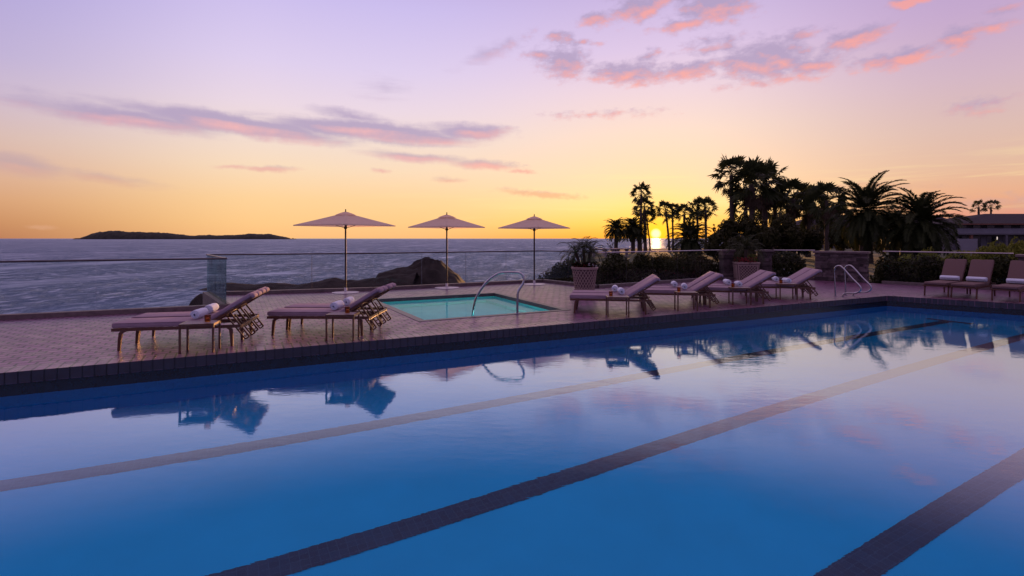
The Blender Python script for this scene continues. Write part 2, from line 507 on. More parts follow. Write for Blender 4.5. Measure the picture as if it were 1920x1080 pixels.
# ------------------------------------------------------------------ mesh helpers
class MB:
    def __init__(s):
        s.v = []
        s.f = []
        s.m = Matrix()

    def add(s, vs, fs):
        k = len(s.v)
        s.v += [s.m @ Vector(q) for q in vs]
        s.f += [tuple(i + k for i in f) for f in fs]

    def box(s, x0, x1, y0, y1, z0, z1):
        s.add([(x0, y0, z0), (x1, y0, z0), (x1, y1, z0), (x0, y1, z0), (x0, y0, z1), (x1, y0, z1), (x1, y1, z1), (x0, y1, z1)],
              [(3, 2, 1, 0), (4, 5, 6, 7), (0, 1, 5, 4), (1, 2, 6, 5), (2, 3, 7, 6), (3, 0, 4, 7)])

    def tube(s, pts, r, n=8, caps=True):
        pts = [Vector(q) for q in pts]
        rs = r if isinstance(r, (list, tuple)) else [r] * len(pts)
        ref = None
        vs = []
        for i, q in enumerate(pts):
            d = (pts[min(i + 1, len(pts) - 1)] - pts[max(i - 1, 0)])
            if d.length < 1e-9: d = Vector((0, 0, 1))
            d.normalize()
            if ref is None:
                ref = d.orthogonal().normalized()
            ref = (ref - d * ref.dot(d))
            ref = ref.normalized() if ref.length > 1e-6 else d.orthogonal().normalized()
            e = d.cross(ref)
            for k in range(n):
                a = 2 * pi * k / n
                vs.append(q + (ref * cos(a) + e * sin(a)) * rs[i])
        fs = []
        for i in range(len(pts) - 1):
            for k in range(n):
                a, b_ = i * n + k, i * n + (k + 1) % n
                fs.append((a, b_, b_ + n, a + n))
        if caps:
            fs.append(tuple(reversed(range(n))))
            fs.append(tuple(range((len(pts) - 1) * n, len(pts) * n)))
        s.add(vs, fs)

    def beam(s, pts, wy, t):
        """flat bar in the x-z plane, wy wide in y, t thick (number or per point)"""
        vs, fs = [], []
        pts = [Vector(q) for q in pts]
        for i, q in enumerate(pts):
            d = (pts[min(i + 1, len(pts) - 1)] - pts[max(i - 1, 0)]).normalized()
            nn = Vector((-d.z, 0, d.x))
            tt = t[i] if isinstance(t, (list, tuple)) else t
            for sy, sn in ((-1, -1), (1, -1), (1, 1), (-1, 1)):
                vs.append(q + Vector((0, sy * wy / 2, 0)) + nn * sn * tt / 2)
        for i in range(len(pts) - 1):
            for k in range(4):
                a, b_ = i * 4 + k, i * 4 + (k + 1) % 4
                fs.append((a, b_, b_ + 4, a + 4))
        fs.append((3, 2, 1, 0))
        e = (len(pts) - 1) * 4
        fs.append((e, e + 1, e + 2, e + 3))
        s.add(vs, fs)

    def lathe(s, prof, n=24, phase=0):
        vs, fs = [], []
        for r, z in prof:
            for k in range(n):
                a = 2 * pi * k / n + phase
                vs.append((r * cos(a), r * sin(a), z))
        for i in range(len(prof) - 1):
            for k in range(n):
                a, b_ = i * n + k, i * n + (k + 1) % n
                fs.append((a, b_, b_ + n, a + n))
        fs.append(tuple(reversed(range(n))))
        fs.append(tuple(range((len(prof) - 1) * n, len(prof) * n)))
        s.add(vs, fs)

    def rbox(s, x0, x1, y0, y1, z0, z1, r=.02, seg=3):
        bm = bmesh.new()
        bmesh.ops.create_cube(bm, size=1)
        for q in bm.verts:
            q.co = Vector((x0 + (q.co.x + .5) * (x1 - x0), y0 + (q.co.y + .5) * (y1 - y0), z0 + (q.co.z + .5) * (z1 - z0)))
        bmesh.ops.bevel(bm, geom=bm.edges[:], offset=r, segments=seg, affect='EDGES', profile=.5)
        bm.verts.index_update()
        s.add([q.co.copy() for q in bm.verts], [tuple(q.index for q in f.verts) for f in bm.faces])
        bm.free()

    def build(s, name, m, parent=None, smooth=False, recalc=False):
        me = bpy.data.meshes.new(name)
        me.from_pydata([tuple(q) for q in s.v], [], s.f)
        if recalc:
            bm = bmesh.new(); bm.from_mesh(me)
            bmesh.ops.recalc_face_normals(bm, faces=bm.faces[:])
            bm.to_mesh(me); bm.free()
        if smooth:
            me.polygons.foreach_set('use_smooth', [True] * len(me.polygons))
            if smooth != 'all':
                me.set_sharp_from_angle(angle=R(40))
        me.materials.append(m if not isinstance(m, str) else M[m])
        me.update()
        ob = bpy.data.objects.new(name, me)
        C.objects.link(ob)
        if parent is not None: ob.parent = parent
        return ob


def tag(o, label=None, cat=None, group=None, kind=None):
    if label: o['label'] = label
    if cat: o['category'] = cat
    if group: o['group'] = group
    if kind: o['kind'] = kind
    return o


def thing(name, label, cat, loc=(0, 0, 0), rz=0, group=None):
    o = bpy.data.objects.new(name, None)
    C.objects.link(o)
    o.location = loc
    o.rotation_euler = (0, 0, rz)
    o.empty_display_size = .2
    return tag(o, label, cat, group)


def kids(o):
    return [c for c in bpy.data.objects if c.parent == o]


def copy_tree(o, parent=None):
    c = o.copy()
    C.objects.link(c)
    c.parent = parent
    for ch in kids(o):
        copy_tree(ch, c)
    return c


def poly_sheet(name, outer, holes, z, material, kind=None):
    loops = [[Vector((x, y, 0)) for x, y in outer]] + [[Vector((x, y, 0)) for x, y in h_] for h_ in holes]
    tris = tessellate_polygon(loops)
    pts = [q for l_ in loops for q in l_]
    b_ = MB()
    fs = []
    for tr in tris:
        a, b2, c2 = (pts[i] for i in tr)
        fs.append(tr if (b2 - a).cross(c2 - a).z > 0 else tuple(reversed(tr)))
    b_.add([(q.x, q.y, z) for q in pts], fs)
    o = b_.build(name, material)
    if kind: tag(o, kind=kind)
    return o


def sm(x):
    x = max(0, min(1, x))
    return x * x * (3 - 2 * x)


# ------------------------------------------------------------------ layout in plan (metres, deck level z = 0)
def SN(s_, n_):
    q = U * s_ + N * n_
    return (q.x, q.y)


NE = 8.95                                   # pool edge on the sea side
PB = (11.1, 15.8)                           # far corner of the pool
PA = SN(-9, NE)
PD = SN(-9, .8)
PC = (17.5, 9.9)
SPA = [(-1.83, 11.06), (1.21, 12.69), (-.55, 16.55), (-3.85, 14.85)]    # front, right, back-right, back-left
F_A = (-16.2, 8.6); F_B = (-6.94, 12.95); F_C = (-9.15, 16.0); F_D = (-8.1, 16.2); F_D2 = (-4.53, 17.45); F_E = (1.21, 20.9)
F_F = (2.93, 18.3); F_G = (8.75, 22.3); F_P2 = (10.75, 22.2); F_H = (12.5, 21.9); F_I = (13.5, 20.5); F_J = (16.15, 17.2); F_K = (22, 10)
fence_line = [F_A, F_B, F_C, F_D, F_D2, F_E, F_F, F_G, F_P2, F_H, F_I, F_J, F_K]
deck_outer = [(-16.2, 3)] + fence_line + [(22, -8), (-16.2, -8)]
poly_sheet('deck', [(-22, -9)] + [(-22, 5.9)] + fence_line + [(23, -9)], [[PA, PB, PC, PD], SPA], 0, M['deck'], 'structure')


def off_poly(pts, d):
    """offset a closed polygon outward (pts given clockwise or not: away from centroid)"""
    n = len(pts)
    c = Vector((sum(q[0] for q in pts) / n, sum(q[1] for q in pts) / n))
    res = []
    for i in range(n):
        p0, p1, p2 = Vector(pts[i - 1]), Vector(pts[i]), Vector(pts[(i + 1) % n])
        def nrm(a, b_):
            e = (b_ - a).normalized()
            q = Vector((e.y, -e.x))
            return q if q.dot((a + b_) / 2 - c) > 0 else -q
        n1_, n2_ = nrm(p0, p1), nrm(p1, p2)
        bis = (n1_ + n2_)
        k = d / max(.3, (1 + n1_.dot(n2_)))
        res.append(tuple(p1 + bis * k))
    return res


def ring(b_, inner, outer, z0, z1):
    n = len(inner)
    vs = [(*q, z1) for q in inner] + [(*q, z1) for q in outer] + [(*q, z0) for q in inner] + [(*q, z0) for q in outer]
    fs = []
    for i in range(n):
        j = (i + 1) % n
        fs += [(i, j, n + j, n + i), (2 * n + i, 3 * n + i, 3 * n + j, 2 * n + j), (i, 2 * n + i, 2 * n + j, j), (n + i, n + j, 3 * n + j, 3 * n + i)]
    b_.add(vs, fs)


def shell(pts, z0, z1, name, material, floor=True):
    b_ = MB()
    n = len(pts)
    b_.add([(*q, z0) for q in pts] + [(*q, z1) for q in pts], [(i, (i + 1) % n, n + (i + 1) % n, n + i) for i in range(n)])
    if floor: b_.add([(*q, z0) for q in pts], [tuple(range(n))])
    return tag(b_.build(name, material, recalc=False), kind='structure')


POOL = [PA, PB, PC, PD]
WZ = -.30
# the coping: a course of bricks on edge, with joints on its face, laid as the deck's border
b_ = MB()
ring(b_, off_poly(POOL, -.03), off_poly(POOL, .36), -.145, .006)
tag(b_.build('pool_coping', 'coping', recalc=True), kind='structure')
# the brick heads on the coping's face: each a few mm proud, dark with pale joints
b_ = MB()
rng = random.Random(3)


def face_bricks(p0, p1, step=.13):
    d = Vector(p1) - Vector(p0)
    L = d.length
    d.normalize()
    n_ = Vector((d.y, -d.x))
    k = int(L / step)
    for i in range(k):
        a = Vector(p0) + d * (i * step + .007)
        e = Vector(p0) + d * ((i + 1) * step - .007)
        o_ = n_ * (.004 + rng.random() * .003)
        vs = []
        for q in (a, e):
            for z in (-.140, .002):
                vs.append((*q, z)); vs.append((*(q + o_), z))
        b_.add(vs, [(1, 5, 7, 3), (0, 1, 3, 2), (4, 6, 7, 5), (2, 3, 7, 6), (0, 4, 5, 1)])


ip = off_poly(POOL, -.03)
face_bricks(ip[0], ip[1])
face_bricks(ip[1], ip[2])
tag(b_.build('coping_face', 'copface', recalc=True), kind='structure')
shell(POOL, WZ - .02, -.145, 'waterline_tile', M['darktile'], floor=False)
shell(POOL, -1.5, WZ - .02, 'pool_basin', M['plaster'])
poly_sheet('pool_water', off_poly(POOL, .005), [], WZ, M['poolwater'], 'structure')
# lane lines on the pool floor, each with the cross bar at its end
b_ = MB()
for k, (c, sl_k) in enumerate(((7.84, .534), (5.26, .579), (2.64, .555))):
    ux = Vector((1, sl_k)).normalized()
    nx_ = Vector((-ux.y, ux.x))
    p0 = Vector((-7.2, c - 7.2 * sl_k))
    p1 = Vector(((11.3, 12.6, 14.6)[k], 0)); p1.y = c + p1.x * sl_k
    hw = .135
    b_.add([(*e, -1.494) for e in (p0 - nx_ * hw, p1 - nx_ * hw, p1 + nx_ * hw, p0 + nx_ * hw)], [(0, 1, 2, 3)])
    p2 = p1 + ux * .25
    b_.add([(*e, -1.494) for e in (p1 - nx_ * .5, p2 - nx_ * .5, p2 + nx_ * .5, p1 + nx_ * .5)], [(0, 1, 2, 3)])
tag(b_.build('lane_markings', 'lane'), kind='structure')

# ------------------------------------------------------------------ spa
shell(SPA, -1.0, -.09, 'spa_basin', M['spaplaster'])
b_ = MB()
ring(b_, off_poly(SPA, -.015), off_poly(SPA, .15), -.10, .008)
tag(b_.build('spa_coping', 'spatile', recalc=True), kind='structure')
poly_sheet('spa_water', off_poly(SPA, .004), [], -.085, M['spawater'], 'structure')
# submerged bench with a drain grille
b_ = MB()
si = off_poly(SPA, -.45)
ring(b_, si, off_poly(SPA, -.006), -.99, -.52)
tag(b_.build('spa_bench', 'spaplaster', recalc=True), kind='structure')

# the lit lamp in the spa's near wall that makes the water glow turquoise
lp = thing('spa_light', 'round lit underwater lamp in the near wall of the turquoise spa', 'pool light', (-.3, 11.90, -.42), math.atan(.536))
b_ = MB()
b_.m = Matrix.Rotation(-pi / 2, 4, 'X')
b_.lathe([(.12, .002), (.12, .02), (.095, .03), (.09, .025)], 24)
b_.build('lamp_ring', 'steel', lp, smooth=True)
b_ = MB()
b_.m = Matrix.Rotation(-pi / 2, 4, 'X')
b_.lathe([(.089, .022), (.07, .034), (.02, .038)], 24)
b_.build('lens', emit_mat('spa_lamp_glow', (.40, 1.0, .95), 240), lp, smooth=True)

# ------------------------------------------------------------------ sea, island, rocks, land
SEA = -12.0
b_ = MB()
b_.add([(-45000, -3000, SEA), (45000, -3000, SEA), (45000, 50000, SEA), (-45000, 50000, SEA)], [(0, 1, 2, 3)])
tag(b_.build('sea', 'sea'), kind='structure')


def hsh(*a):
    x = sin(a[0] * 12.9898 + (a[1] if len(a) > 1 else 0) * 78.233 + (a[2] if len(a) > 2 else 0) * 37.719) * 43758.5453
    return x - math.floor(x)


def vnoise(x, y, seed=0):
    xi, yi = math.floor(x), math.floor(y)
    fx, fy = x - xi, y - yi
    fx, fy = fx * fx * (3 - 2 * fx), fy * fy * (3 - 2 * fy)
    a, b2, c2, d2 = hsh(xi, yi, seed), hsh(xi + 1, yi, seed), hsh(xi, yi + 1, seed), hsh(xi + 1, yi + 1, seed)
    return (a * (1 - fx) + b2 * fx) * (1 - fy) + (c2 * (1 - fx) + d2 * fx) * fy


def fbm(x, y, seed=0, oct_=5):
    s_, a, f = 0, .5, 1
    for i in range(oct_):
        s_ += a * vnoise(x * f, y * f, seed + i * 7)
        a *= .5; f *= 2.03
    return s_


def interp(tab, x):
    if x <= tab[0][0]: return tab[0][1]
    for (x0, y0), (x1, y1) in zip(tab, tab[1:]):
        if x <= x1: return y0 + (y1 - y0) * (x - x0) / (x1 - x0)
    return tab[-1][1]


# island, 8 km out: profile heights in metres along its length
prof = [(-806, 0), (-802, 2), (-795, 5), (-784, 11), (-770, 12.5), (-756, 15), (-735, 14.5), (-714, 12.5), (-679, 12), (-650, 11), (-622, 7.5), (-608, 5.7), (-590, 6),
        (-565, 6.8), (-550, 5.8), (-535, 6.2), (-515, 7), (-493, 9), (-470, 8), (-455, 8.6), (-445, 7), (-435, 4.5), (-424, 2.4), (-417, 0)]
b_ = MB()
nx, ny = 260, 24
vs, fs = [], []
for j in range(ny + 1):
    for i in range(nx + 1):
        x_ = -815 + 405 * i / nx
        y_ = j / ny * 2 - 1
        hgt = interp(prof, x_ * 1.0) * (.80 + .30 * fbm(x_ * .11, y_ * 3, 5)) + 2.6 * (fbm(x_ * .30, j * .4, 9) - .5)
        e = max(0, 1 - y_ * y_)
        vs.append((x_ * 8.0, 8000 + y_ * 120, SEA - 6 + (hgt * 8.0 + 13.5 + 6) * e ** .6 if hgt > .3 else SEA - 5))
for j in range(ny):
    for i in range(nx):
        a = j * (nx + 1) + i
        fs.append((a, a + 1, a + nx + 2, a + nx + 1))
b_.add(vs, fs)
tag(b_.build('island', 'islandm', smooth='all'), kind='structure')


def rock(name, label, cx, cy, lx, ly, tab, seed, rz=0, base=SEA, nx=60, ny=30):
    """a sea rock: heights along its length from tab (0..1 -> metres above the sea), rounded across, craggy"""
    root = MB()
    vs, fs = [], []
    for j in range(ny + 1):
        for i in range(nx + 1):
            u_, v_ = i / nx, j / ny * 2 - 1
            h_ = interp(tab, u_)
            prf = max(0, 1 - abs(v_) ** 1.8) ** .7
            r_ = .80 + .45 * (fbm(u_ * lx / 3.2, v_ * ly / 3.2, seed, 5) - .1)
            rid = abs(fbm(u_ * lx / 1.3 + 9, v_ * ly / 1.3, seed + 3, 4) - .48) * 1.6
            z_ = h_ * prf * r_ - rid * .35 * min(1, h_ * .4) - .4
            vs.append(((u_ - .5) * lx, v_ * ly / 2, z_))
    for j in range(ny):
        for i in range(nx):
            a = j * (nx + 1) + i
            fs.append((a, a + 1, a + nx + 2, a + nx + 1))
    root.add(vs, fs)
    o_ = root.build(name, 'rock', smooth=True)
    o_.location = (cx, cy, base)
    o_.rotation_euler = (0, 0, rz)
    return tag(o_, label, 'rock')


rock('sea_rock', 'large dark humped sea rock behind the middle white umbrella', -27.6, 160, 27, 24,
     [(0, 0), (.03, 1.5), (.07, 3.9), (.16, 4.6), (.28, 5.2), (.4, 6.3), (.52, 7.5), (.60, 7.9), (.72, 7.6), (.80, 5.6), (.92, 3), (.98, .6), (1, 0)], 11)
rock('rock_shelf', 'low dark rocky shelf along the shore beyond the glass fence', -54.5, 146, 57, 15,
     [(0, .8), (.08, 1.9), (.2, 1.5), (.3, 2.0), (.42, 1.4), (.5, 2.2), (.6, 3.2), (.66, 2.6), (.8, 3.4), (.9, 4.4), (1, 4.8)], 23, nx=110)
rock('shore_rock', 'small dark wave washed rock seen through the glass fence corner', -60.0, 108, 8.4, 6,
     [(0, 0), (.03, 2.5), (.12, 3.0), (.4, 2.8), (.7, 2.2), (.92, 1.2), (1, 0)], 31, nx=30, ny=16)

# land: a clifftop park beyond the fence, falling to the sea on the left
land = [(-40, -20), (-30, 2), (-17.2, 8.6), (-7.6, 13.8), (-9.8, 16.3), (-4.6, 18.2), (1.0, 21.8), (2.6, 25), (4.3, 34), (8, 55), (11.5, 80), (16, 96), (60, 104), (170, 110), (170, -20)]


def inside(x, y, poly):
    c = False
    for i in range(len(poly)):
        (x1, y1), (x2, y2) = poly[i - 1], poly[i]
        if (y1 > y) != (y2 > y) and x < (x2 - x1) * (y - y1) / (y2 - y1) + x1:
            c = not c
    return c


def dist(x, y, poly):
    best = 1e9
    p_ = Vector((x, y))
    for i in range(len(poly)):
        a, b2 = Vector(poly[i - 1]), Vector(poly[i])
        d = b2 - a
        k = max(0, min(1, (p_ - a).dot(d) / d.length_squared))
        best = min(best, (a + d * k - p_).length)
    return best


def land_h(x, y):
    ins = inside(x, y, land)
    d = dist(x, y, land)
    if not ins:
        return -.5 - sm(d / 9) * 14 + fbm(x * .25, y * .25, 2) * 2 * sm(d / 3) - 1 * sm(d / 1.5)
    ddk = inside(x, y, [(-22, -9), (-22, 5.9)] + fence_line + [(23, -9)])
    if ddk: return -3.2
    dd = dist(x, y, [(-22, -9), (-22, 5.9)] + fence_line + [(23, -9)])
    return (-.12 if dd > .8 else -1.2) + (fbm(x * .15, y * .15, 4) - .5) * .25 * sm((dd - 1) / 6) - .5 * (1 - sm(d / 4))


b_ = MB()
vs, fs = [], []
xs = [-42 + i * 1.2 for i in range(78)] + [52 + i * 6 for i in range(21)]
ys = [-22 + i * 1.2 for i in range(110)]
for y_ in ys:
    for x_ in xs:
        vs.append((x_, y_, land_h(x_, y_)))
nn = len(xs)
for j in range(len(ys) - 1):
    for i in range(nn - 1):
        a = j * nn + i
        fs.append((a, a + 1, a + nn + 1, a + nn))
b_.add(vs, fs)
tag(b_.build('terrain', 'terrain', smooth='all'), kind='structure')


# ------------------------------------------------------------------ glass fences
def fence(label, pts, railmat='rail', strips=True, panel=1.55, curb=.10, H=1.20, gm='glass', ends=(True, True)):
    f = thing('glass_fence', label, 'fence', (pts[0][0], pts[0][1], 0), 0, 'glass fences round the deck')
    o0 = Vector((pts[0][0], pts[0][1]))
    cb, rl = MB(), MB()
    for p0, p1 in zip(pts, pts[1:]):
        a, e = Vector(p0) - o0, Vector(p1) - o0
        d = (e - a)
        L = d.length
        d.normalize()
        n_ = Vector((-d.y, d.x))
        a2, e2 = a - d * .02, e + d * .02
        for (q0, q1, hw, z0, z1, mb) in ((a2, e2, .11, -.45, curb, cb),):
            vs = []
            for z in (z0, z1):
                for q, s_ in ((q0, -1), (q1, -1), (q1, 1), (q0, 1)):
                    vs.append((*(q + n_ * hw * s_), z))
            mb.add(vs, [(3, 2, 1, 0), (4, 5, 6, 7), (0, 1, 5, 4), (1, 2, 6, 5), (2, 3, 7, 6), (3, 0, 4, 7)])
        rl.tube([(*a2, H + .012), (*e2, H + .012)], .022, 10)
        k = max(1, round(L / panel))
        for i in range(k):
            q0, q1 = a + d * (L * i / k + .008), a + d * (L * (i + 1) / k - .008)
            pn = MB()
            vs = []
            for z in (curb, H - .008):
                for q, s_ in ((q0, -1), (q1, -1), (q1, 1), (q0, 1)):
                    vs.append((*(q + n_ * .006 * s_), z))
            pn.add(vs, [(3, 2, 1, 0), (4, 5, 6, 7), (0, 1, 5, 4), (1, 2, 6, 5), (2, 3, 7, 6), (3, 0, 4, 7)])
            pn.build('glass_panel', gm, f)
            if i > 0 and strips:
                q = a + d * (L * i / k)
                cl = MB()
                cl.tube([(*q, curb), (*q, H - .01)], .0045, 6)
                cl.build('joint_strip', 'rail', f)
    cb.build('kerb', 'curb', f)
    rl.build('top_rail', railmat, f, smooth=True)
    return f


fence('glass fence with dark rail along the near left deck edge', [F_A, F_B], strips=False, panel=2.6)
fr_ = fence('short greenish glass return panel at the fence corner behind the leftmost lounger', [F_B, F_C], gm='glassgreen', strips=False)
fence('long sea facing glass fence behind the three white umbrellas', [F_C, F_D, F_D2, F_E])
fence('angled glass fence panels behind the palm pot right of the umbrellas', [F_E, F_F], railmat='rail')
fence('glass fence in front of the dark shrubs between palm pot and stone pillars', [F_F, F_G], 'lightrail')
fence('short glass fence between the stone pillar and the wide stone wall', [(10.85, 22.1), (12.35, 21.8)], 'lightrail')
fence('glass fence before the tall hedge behind the brown loungers', [(14.0, 20.1), F_J], 'lightrail')


# ------------------------------------------------------------------ stone pillars
def stone_block(name, label, cat, p0, p1, depth, H, seed, group=None):
    """stacked ledge stone between plan points p0 and p1"""
    d = Vector(p1) - Vector(p0)
    L = d.length
    o_ = thing(name, label, cat, (p0[0], p0[1], 0), atan2(d.y, d.x), group)
    r_ = random.Random(seed)
    body, cap = MB(), MB()
    z = -.15
    while z < H - .06:
        hh = min(r_.uniform(.05, .12), H - .05 - z)
        x = 0
        while x < L - .01:
            wd = min(r_.uniform(.18, .5), L - x)
            if L - x - wd < .1: wd = L - x
            o1, o2 = r_.uniform(-.035, .04), r_.uniform(-.03, .03)
            e0 = r_.uniform(-.02, .02) if x == 0 else .004
            e1 = r_.uniform(-.02, .02) if x + wd >= L - .01 else .004
            body.box(x + e0, x + wd - e1, -depth / 2 - o1, depth / 2 + o2, z, z + hh - .006)
            x += wd
        z += hh
    body.box(.03, L - .03, -depth / 2 + .04, depth / 2 - .04, -.3, H - .06)
    cap.rbox(-.06, L + .06, -depth / 2 - .07, depth / 2 + .07, H - .05, H + .03, .012, 2)
    body.build('stone_courses', 'stone', o_)
    cap.build('cap_stone', 'curb', o_)
    return o_


stone_block('stone_pillar', 'stacked stone pillar left of the square lattice pot', 'pillar', (8.7, 22.2), (9.15, 22.2), .45, 1.2, 1, 'stone pillars along the fence')
stone_block('stone_pillar', 'stacked stone pillar right of the square lattice pot', 'pillar', (10.3, 22.2), (10.72, 22.2), .45, 1.2, 2, 'stone pillars along the fence')
stone_block('stone_wall', 'wide stacked stone wall behind the steel pool handrails', 'wall', (12.4, 21.75), (13.75, 20.6), .5, 1.16, 3)
stone_block('stone_pillar', 'stacked stone pillar at the right edge behind the last brown lounger', 'pillar', (16.25, 17.1), (17.4, 15.8), .5, 1.16, 4, 'stone pillars along the fence')


# ------------------------------------------------------------------ sun loungers
def lounger(name, angle, material):
    root = bpy.data.objects.new(name, None)
    C.objects.link(root)
    hx, hz = 1.27, .345
    fr = MB()
    for sy in (-1, 1):
        fr.box(.0, 1.80, sy * .285 - .014, sy * .285 + .014, .292, .338)
    for x in (.012, .45, .9, 1.25, 1.788):
        fr.box(x - .012, x + .012, -.271, .271, .297, .327)
    for i in range(9):
        x = .12 + i * .125
        fr.box(x, x + .05, -.268, .268, .327, .334)
    fr.build('frame', 'bronze', root)
    for sy in (-1, 1):
        lg = MB()
        lg.beam([(.20, sy * .285, .300), (.155, sy * .285, .291), (.125, sy * .285, .262), (.112, sy * .285, .17), (.10, sy * .285, .0)], .032, [.03, .045, .05, .046, .036])
        lg.build('leg', 'bronze', root)
        lg = MB()
        lg.beam([(1.60, sy * .285, .300), (1.632, sy * .285, .291), (1.655, sy * .285, .262), (1.665, sy * .285, .17), (1.67, sy * .285, .0)], .032, [.03, .045, .05, .046, .036])
        lg.build('leg', 'bronze', root)
    sc = MB()
    sc.rbox(-.015, hx - .005, -.268, .268, .339, .415, .026, 4)
    s_ = sc.build('seat_cushion', material, root, smooth=True)
    pp = MB()
    for sy in (-1, 1):
        for z in (.345, .409):
            pp.tube([(.02, sy * .267, z), (hx - .03, sy * .267, z)], .0055, 6)
    pp.build('piping', material, s_)
    rot = Matrix.Translation((hx, 0, hz)) @ Matrix.Rotation(-R(angle), 4, 'Y')
    L = .80
    bf = MB(); bf.m = rot
    for sy in (-1, 1):
        bf.box(0, L, sy * .25 - .013, sy * .25 + .013, -.036, -.006)
    for x in (.03, .3, .55, L - .015):
        bf.box(x - .012, x + .012, -.237, .237, -.032, -.009)
    for i in range(7):
        bf.box(.08 + i * .1, .12 + i * .1, -.236, .236, -.009, -.003)
    bf.build('backrest_frame', 'bronze', root)
    bc = MB(); bc.m = rot
    bc.rbox(.01, L + .02, -.268, .268, 0, .072, .026, 4)
    q = bc.build('back_cushion', material, root, smooth=True)
    hd = MB(); hd.m = rot
    # hood folded over the top of the backrest: two rolled lobes
    for sy in (-.14, .14):
        hd.rbox(L - .02, L + .05, sy - .12, sy + .12, -.03, .045, .03, 4)
    hd.build('cushion_hood', material, q, smooth=True)
    # adjuster racks: toothed bars swung down behind the backrest
    a0 = Vector((hx + .40 * cos(R(angle)), 0, hz + .40 * sin(R(angle)) - .03))
    a1 = Vector((1.90, 0, .13)) if angle < 45 else Vector((1.80, 0, .20))
    dd = (a1 - a0).normalized()
    nn_ = Vector((dd.z, 0, -dd.x))
    for sy in (-.19, .19):
        rk = MB()
        y = Vector((0, sy, 0))
        rk.beam([a0 + y, a1 + y], .02, .024)
        rk.beam([a0 + y + nn_ * .07 + dd * .05, a1 + y + nn_ * .07], .02, .02)
        Lr = (a1 - a0).length
        for i in range(5):
            k = a0 + dd * (Lr * (.34 + .14 * i)) + y
            rk.beam([k + nn_ * .01, k + nn_ * .045 + dd * .012, k + nn_ * .05 - dd * .012], .016, .015)
        rk.beam([a1 + y, a1 + y + nn_ * .07], .02, .022)
        rk.build('adjuster_rack', 'bronze', root)
    cr = MB()
    cr.tube([(a0.x, -.25, a0.z), (a0.x, .25, a0.z)], .011, 8)
    k = a0 + dd * (a1 - a0).length * .62
    cr.tube([(k.x, -.30, k.z), (k.x, .30, k.z)], .011, 8)
    cr.build('support_bar', 'bronze', root)
    return root


G_PAIR = 'mauve cushioned sun loungers set out in pairs'
G_BROWN = 'brown loungers in a row before the hedge'
proto = lounger('sun_lounger', 32, 'cushion')
used = [False]


def get(p_, flag):
    if not flag[0]:
        flag[0] = True
        return p_
    return copy_tree(p_)


def towel(label, loc, rz, L=.36, r=.062, seed=0, group='rolled white towels on the loungers'):
    r_ = random.Random(seed)
    b_ = MB()
    # a spiral of cloth rolled up, ends slightly telescoped
    turns, n = 2.6, 54
    inner, outer = [], []
    for i in range(n + 1):
        a = i / n * turns * 2 * pi
        q = .012 + (r - .012) * i / n
        inner.append((q * cos(a), q * sin(a)))
        q2 = q + .0165
        outer.append((q2 * cos(a), q2 * sin(a)))
    cols = 7
    vs, fs = [], []
    for c in range(cols + 1):
        y = (c / cols - .5) * L
        for i in range(n + 1):
            sh = (1 - i / n) * .012 * (1 if c in (0, cols) else 0) * (-1 if c == 0 else 1)
            k = 1 - (.07 if c in (0, cols) else 0) + (r_.random() - .5) * .012
            vs.append((inner[i][0] * k, y + sh, inner[i][1] * k)); vs.append((outer[i][0] * k, y + sh, outer[i][1] * k))
    w_ = 2 * (n + 1)
    for c in range(cols):
        for i in range(n):
            a = c * w_ + 2 * i
            fs.append((a + 1, a + 3, a + 3 + w_, a + 1 + w_))
            fs.append((a, a + w_, a + w_ + 2, a + 2))
        a = c * w_ + 2 * n
        fs.append((a, a + w_, a + w_ + 1, a + 1))
    for c in (0, cols):
        for i in range(n):
            a = c * w_ + 2 * i
            fs.append((a, a + 2, a + 3, a + 1))
    b_.add(vs, fs)
    o_ = b_.build('rolled_towel', 'towel', smooth='all', recalc=True)
    o_.location = loc
    o_.rotation_euler = (0, R(35), rz)
    return tag(o_, label, 'towel', group)


def side_table(flagged=[None]):
    if flagged[0] is not None:
        return copy_tree(flagged[0])
    root = bpy.data.objects.new('side_table', None)
    C.objects.link(root)
    tp = MB()
    Lx, Ly, H = .47, .36, .44
    tp.box(0, Lx, 0, .028, H - .035, H); tp.box(0, Lx, Ly - .028, Ly, H - .035, H)
    tp.box(0, .028, .028, Ly - .028, H - .035, H); tp.box(Lx - .028, Lx, .028, Ly - .028, H - .035, H)
    tp.build('apron', 'bronze', root)
    sl_ = MB()
    for i in range(14):
        x = .0295 + i * .0295
        sl_.box(x, x + .0265, .0285, Ly - .0285, H - .012, H - .002)
    sl_.build('slat_top', 'tabletop', root)
    for x in (.014, Lx - .014):
        for y in (.014, Ly - .014):
            lg = MB()
            lg.box(x - .0135, x + .0135, y - .0135, y + .0135, 0, H - .036)
            lg.build('leg', 'bronze', root)
    flagged[0] = root
    return root


def candle(label, loc, flagged=[None]):
    if flagged[0] is None:
        root = bpy.data.objects.new('candle_holder', None)
        C.objects.link(root)
        b_ = MB()
        b_.lathe([(.036, 0), (.040, .004), (.044, .10), (.041, .10), (.037, .012), (.02, .010)], 20)
        b_.build('holder', 'amber', root, smooth=True)
        b_ = MB()
        b_.lathe([(.034, .0115), (.035, .055), (.02, .058), (.003, .057)], 16)
        b_.build('candle', 'whitechair', root, smooth=True)
        flagged[0] = root
        c = root
    else:
        c = copy_tree(flagged[0])
    c.location = loc
    return tag(c, label, 'candle holder', 'amber candle holders on the side tables')


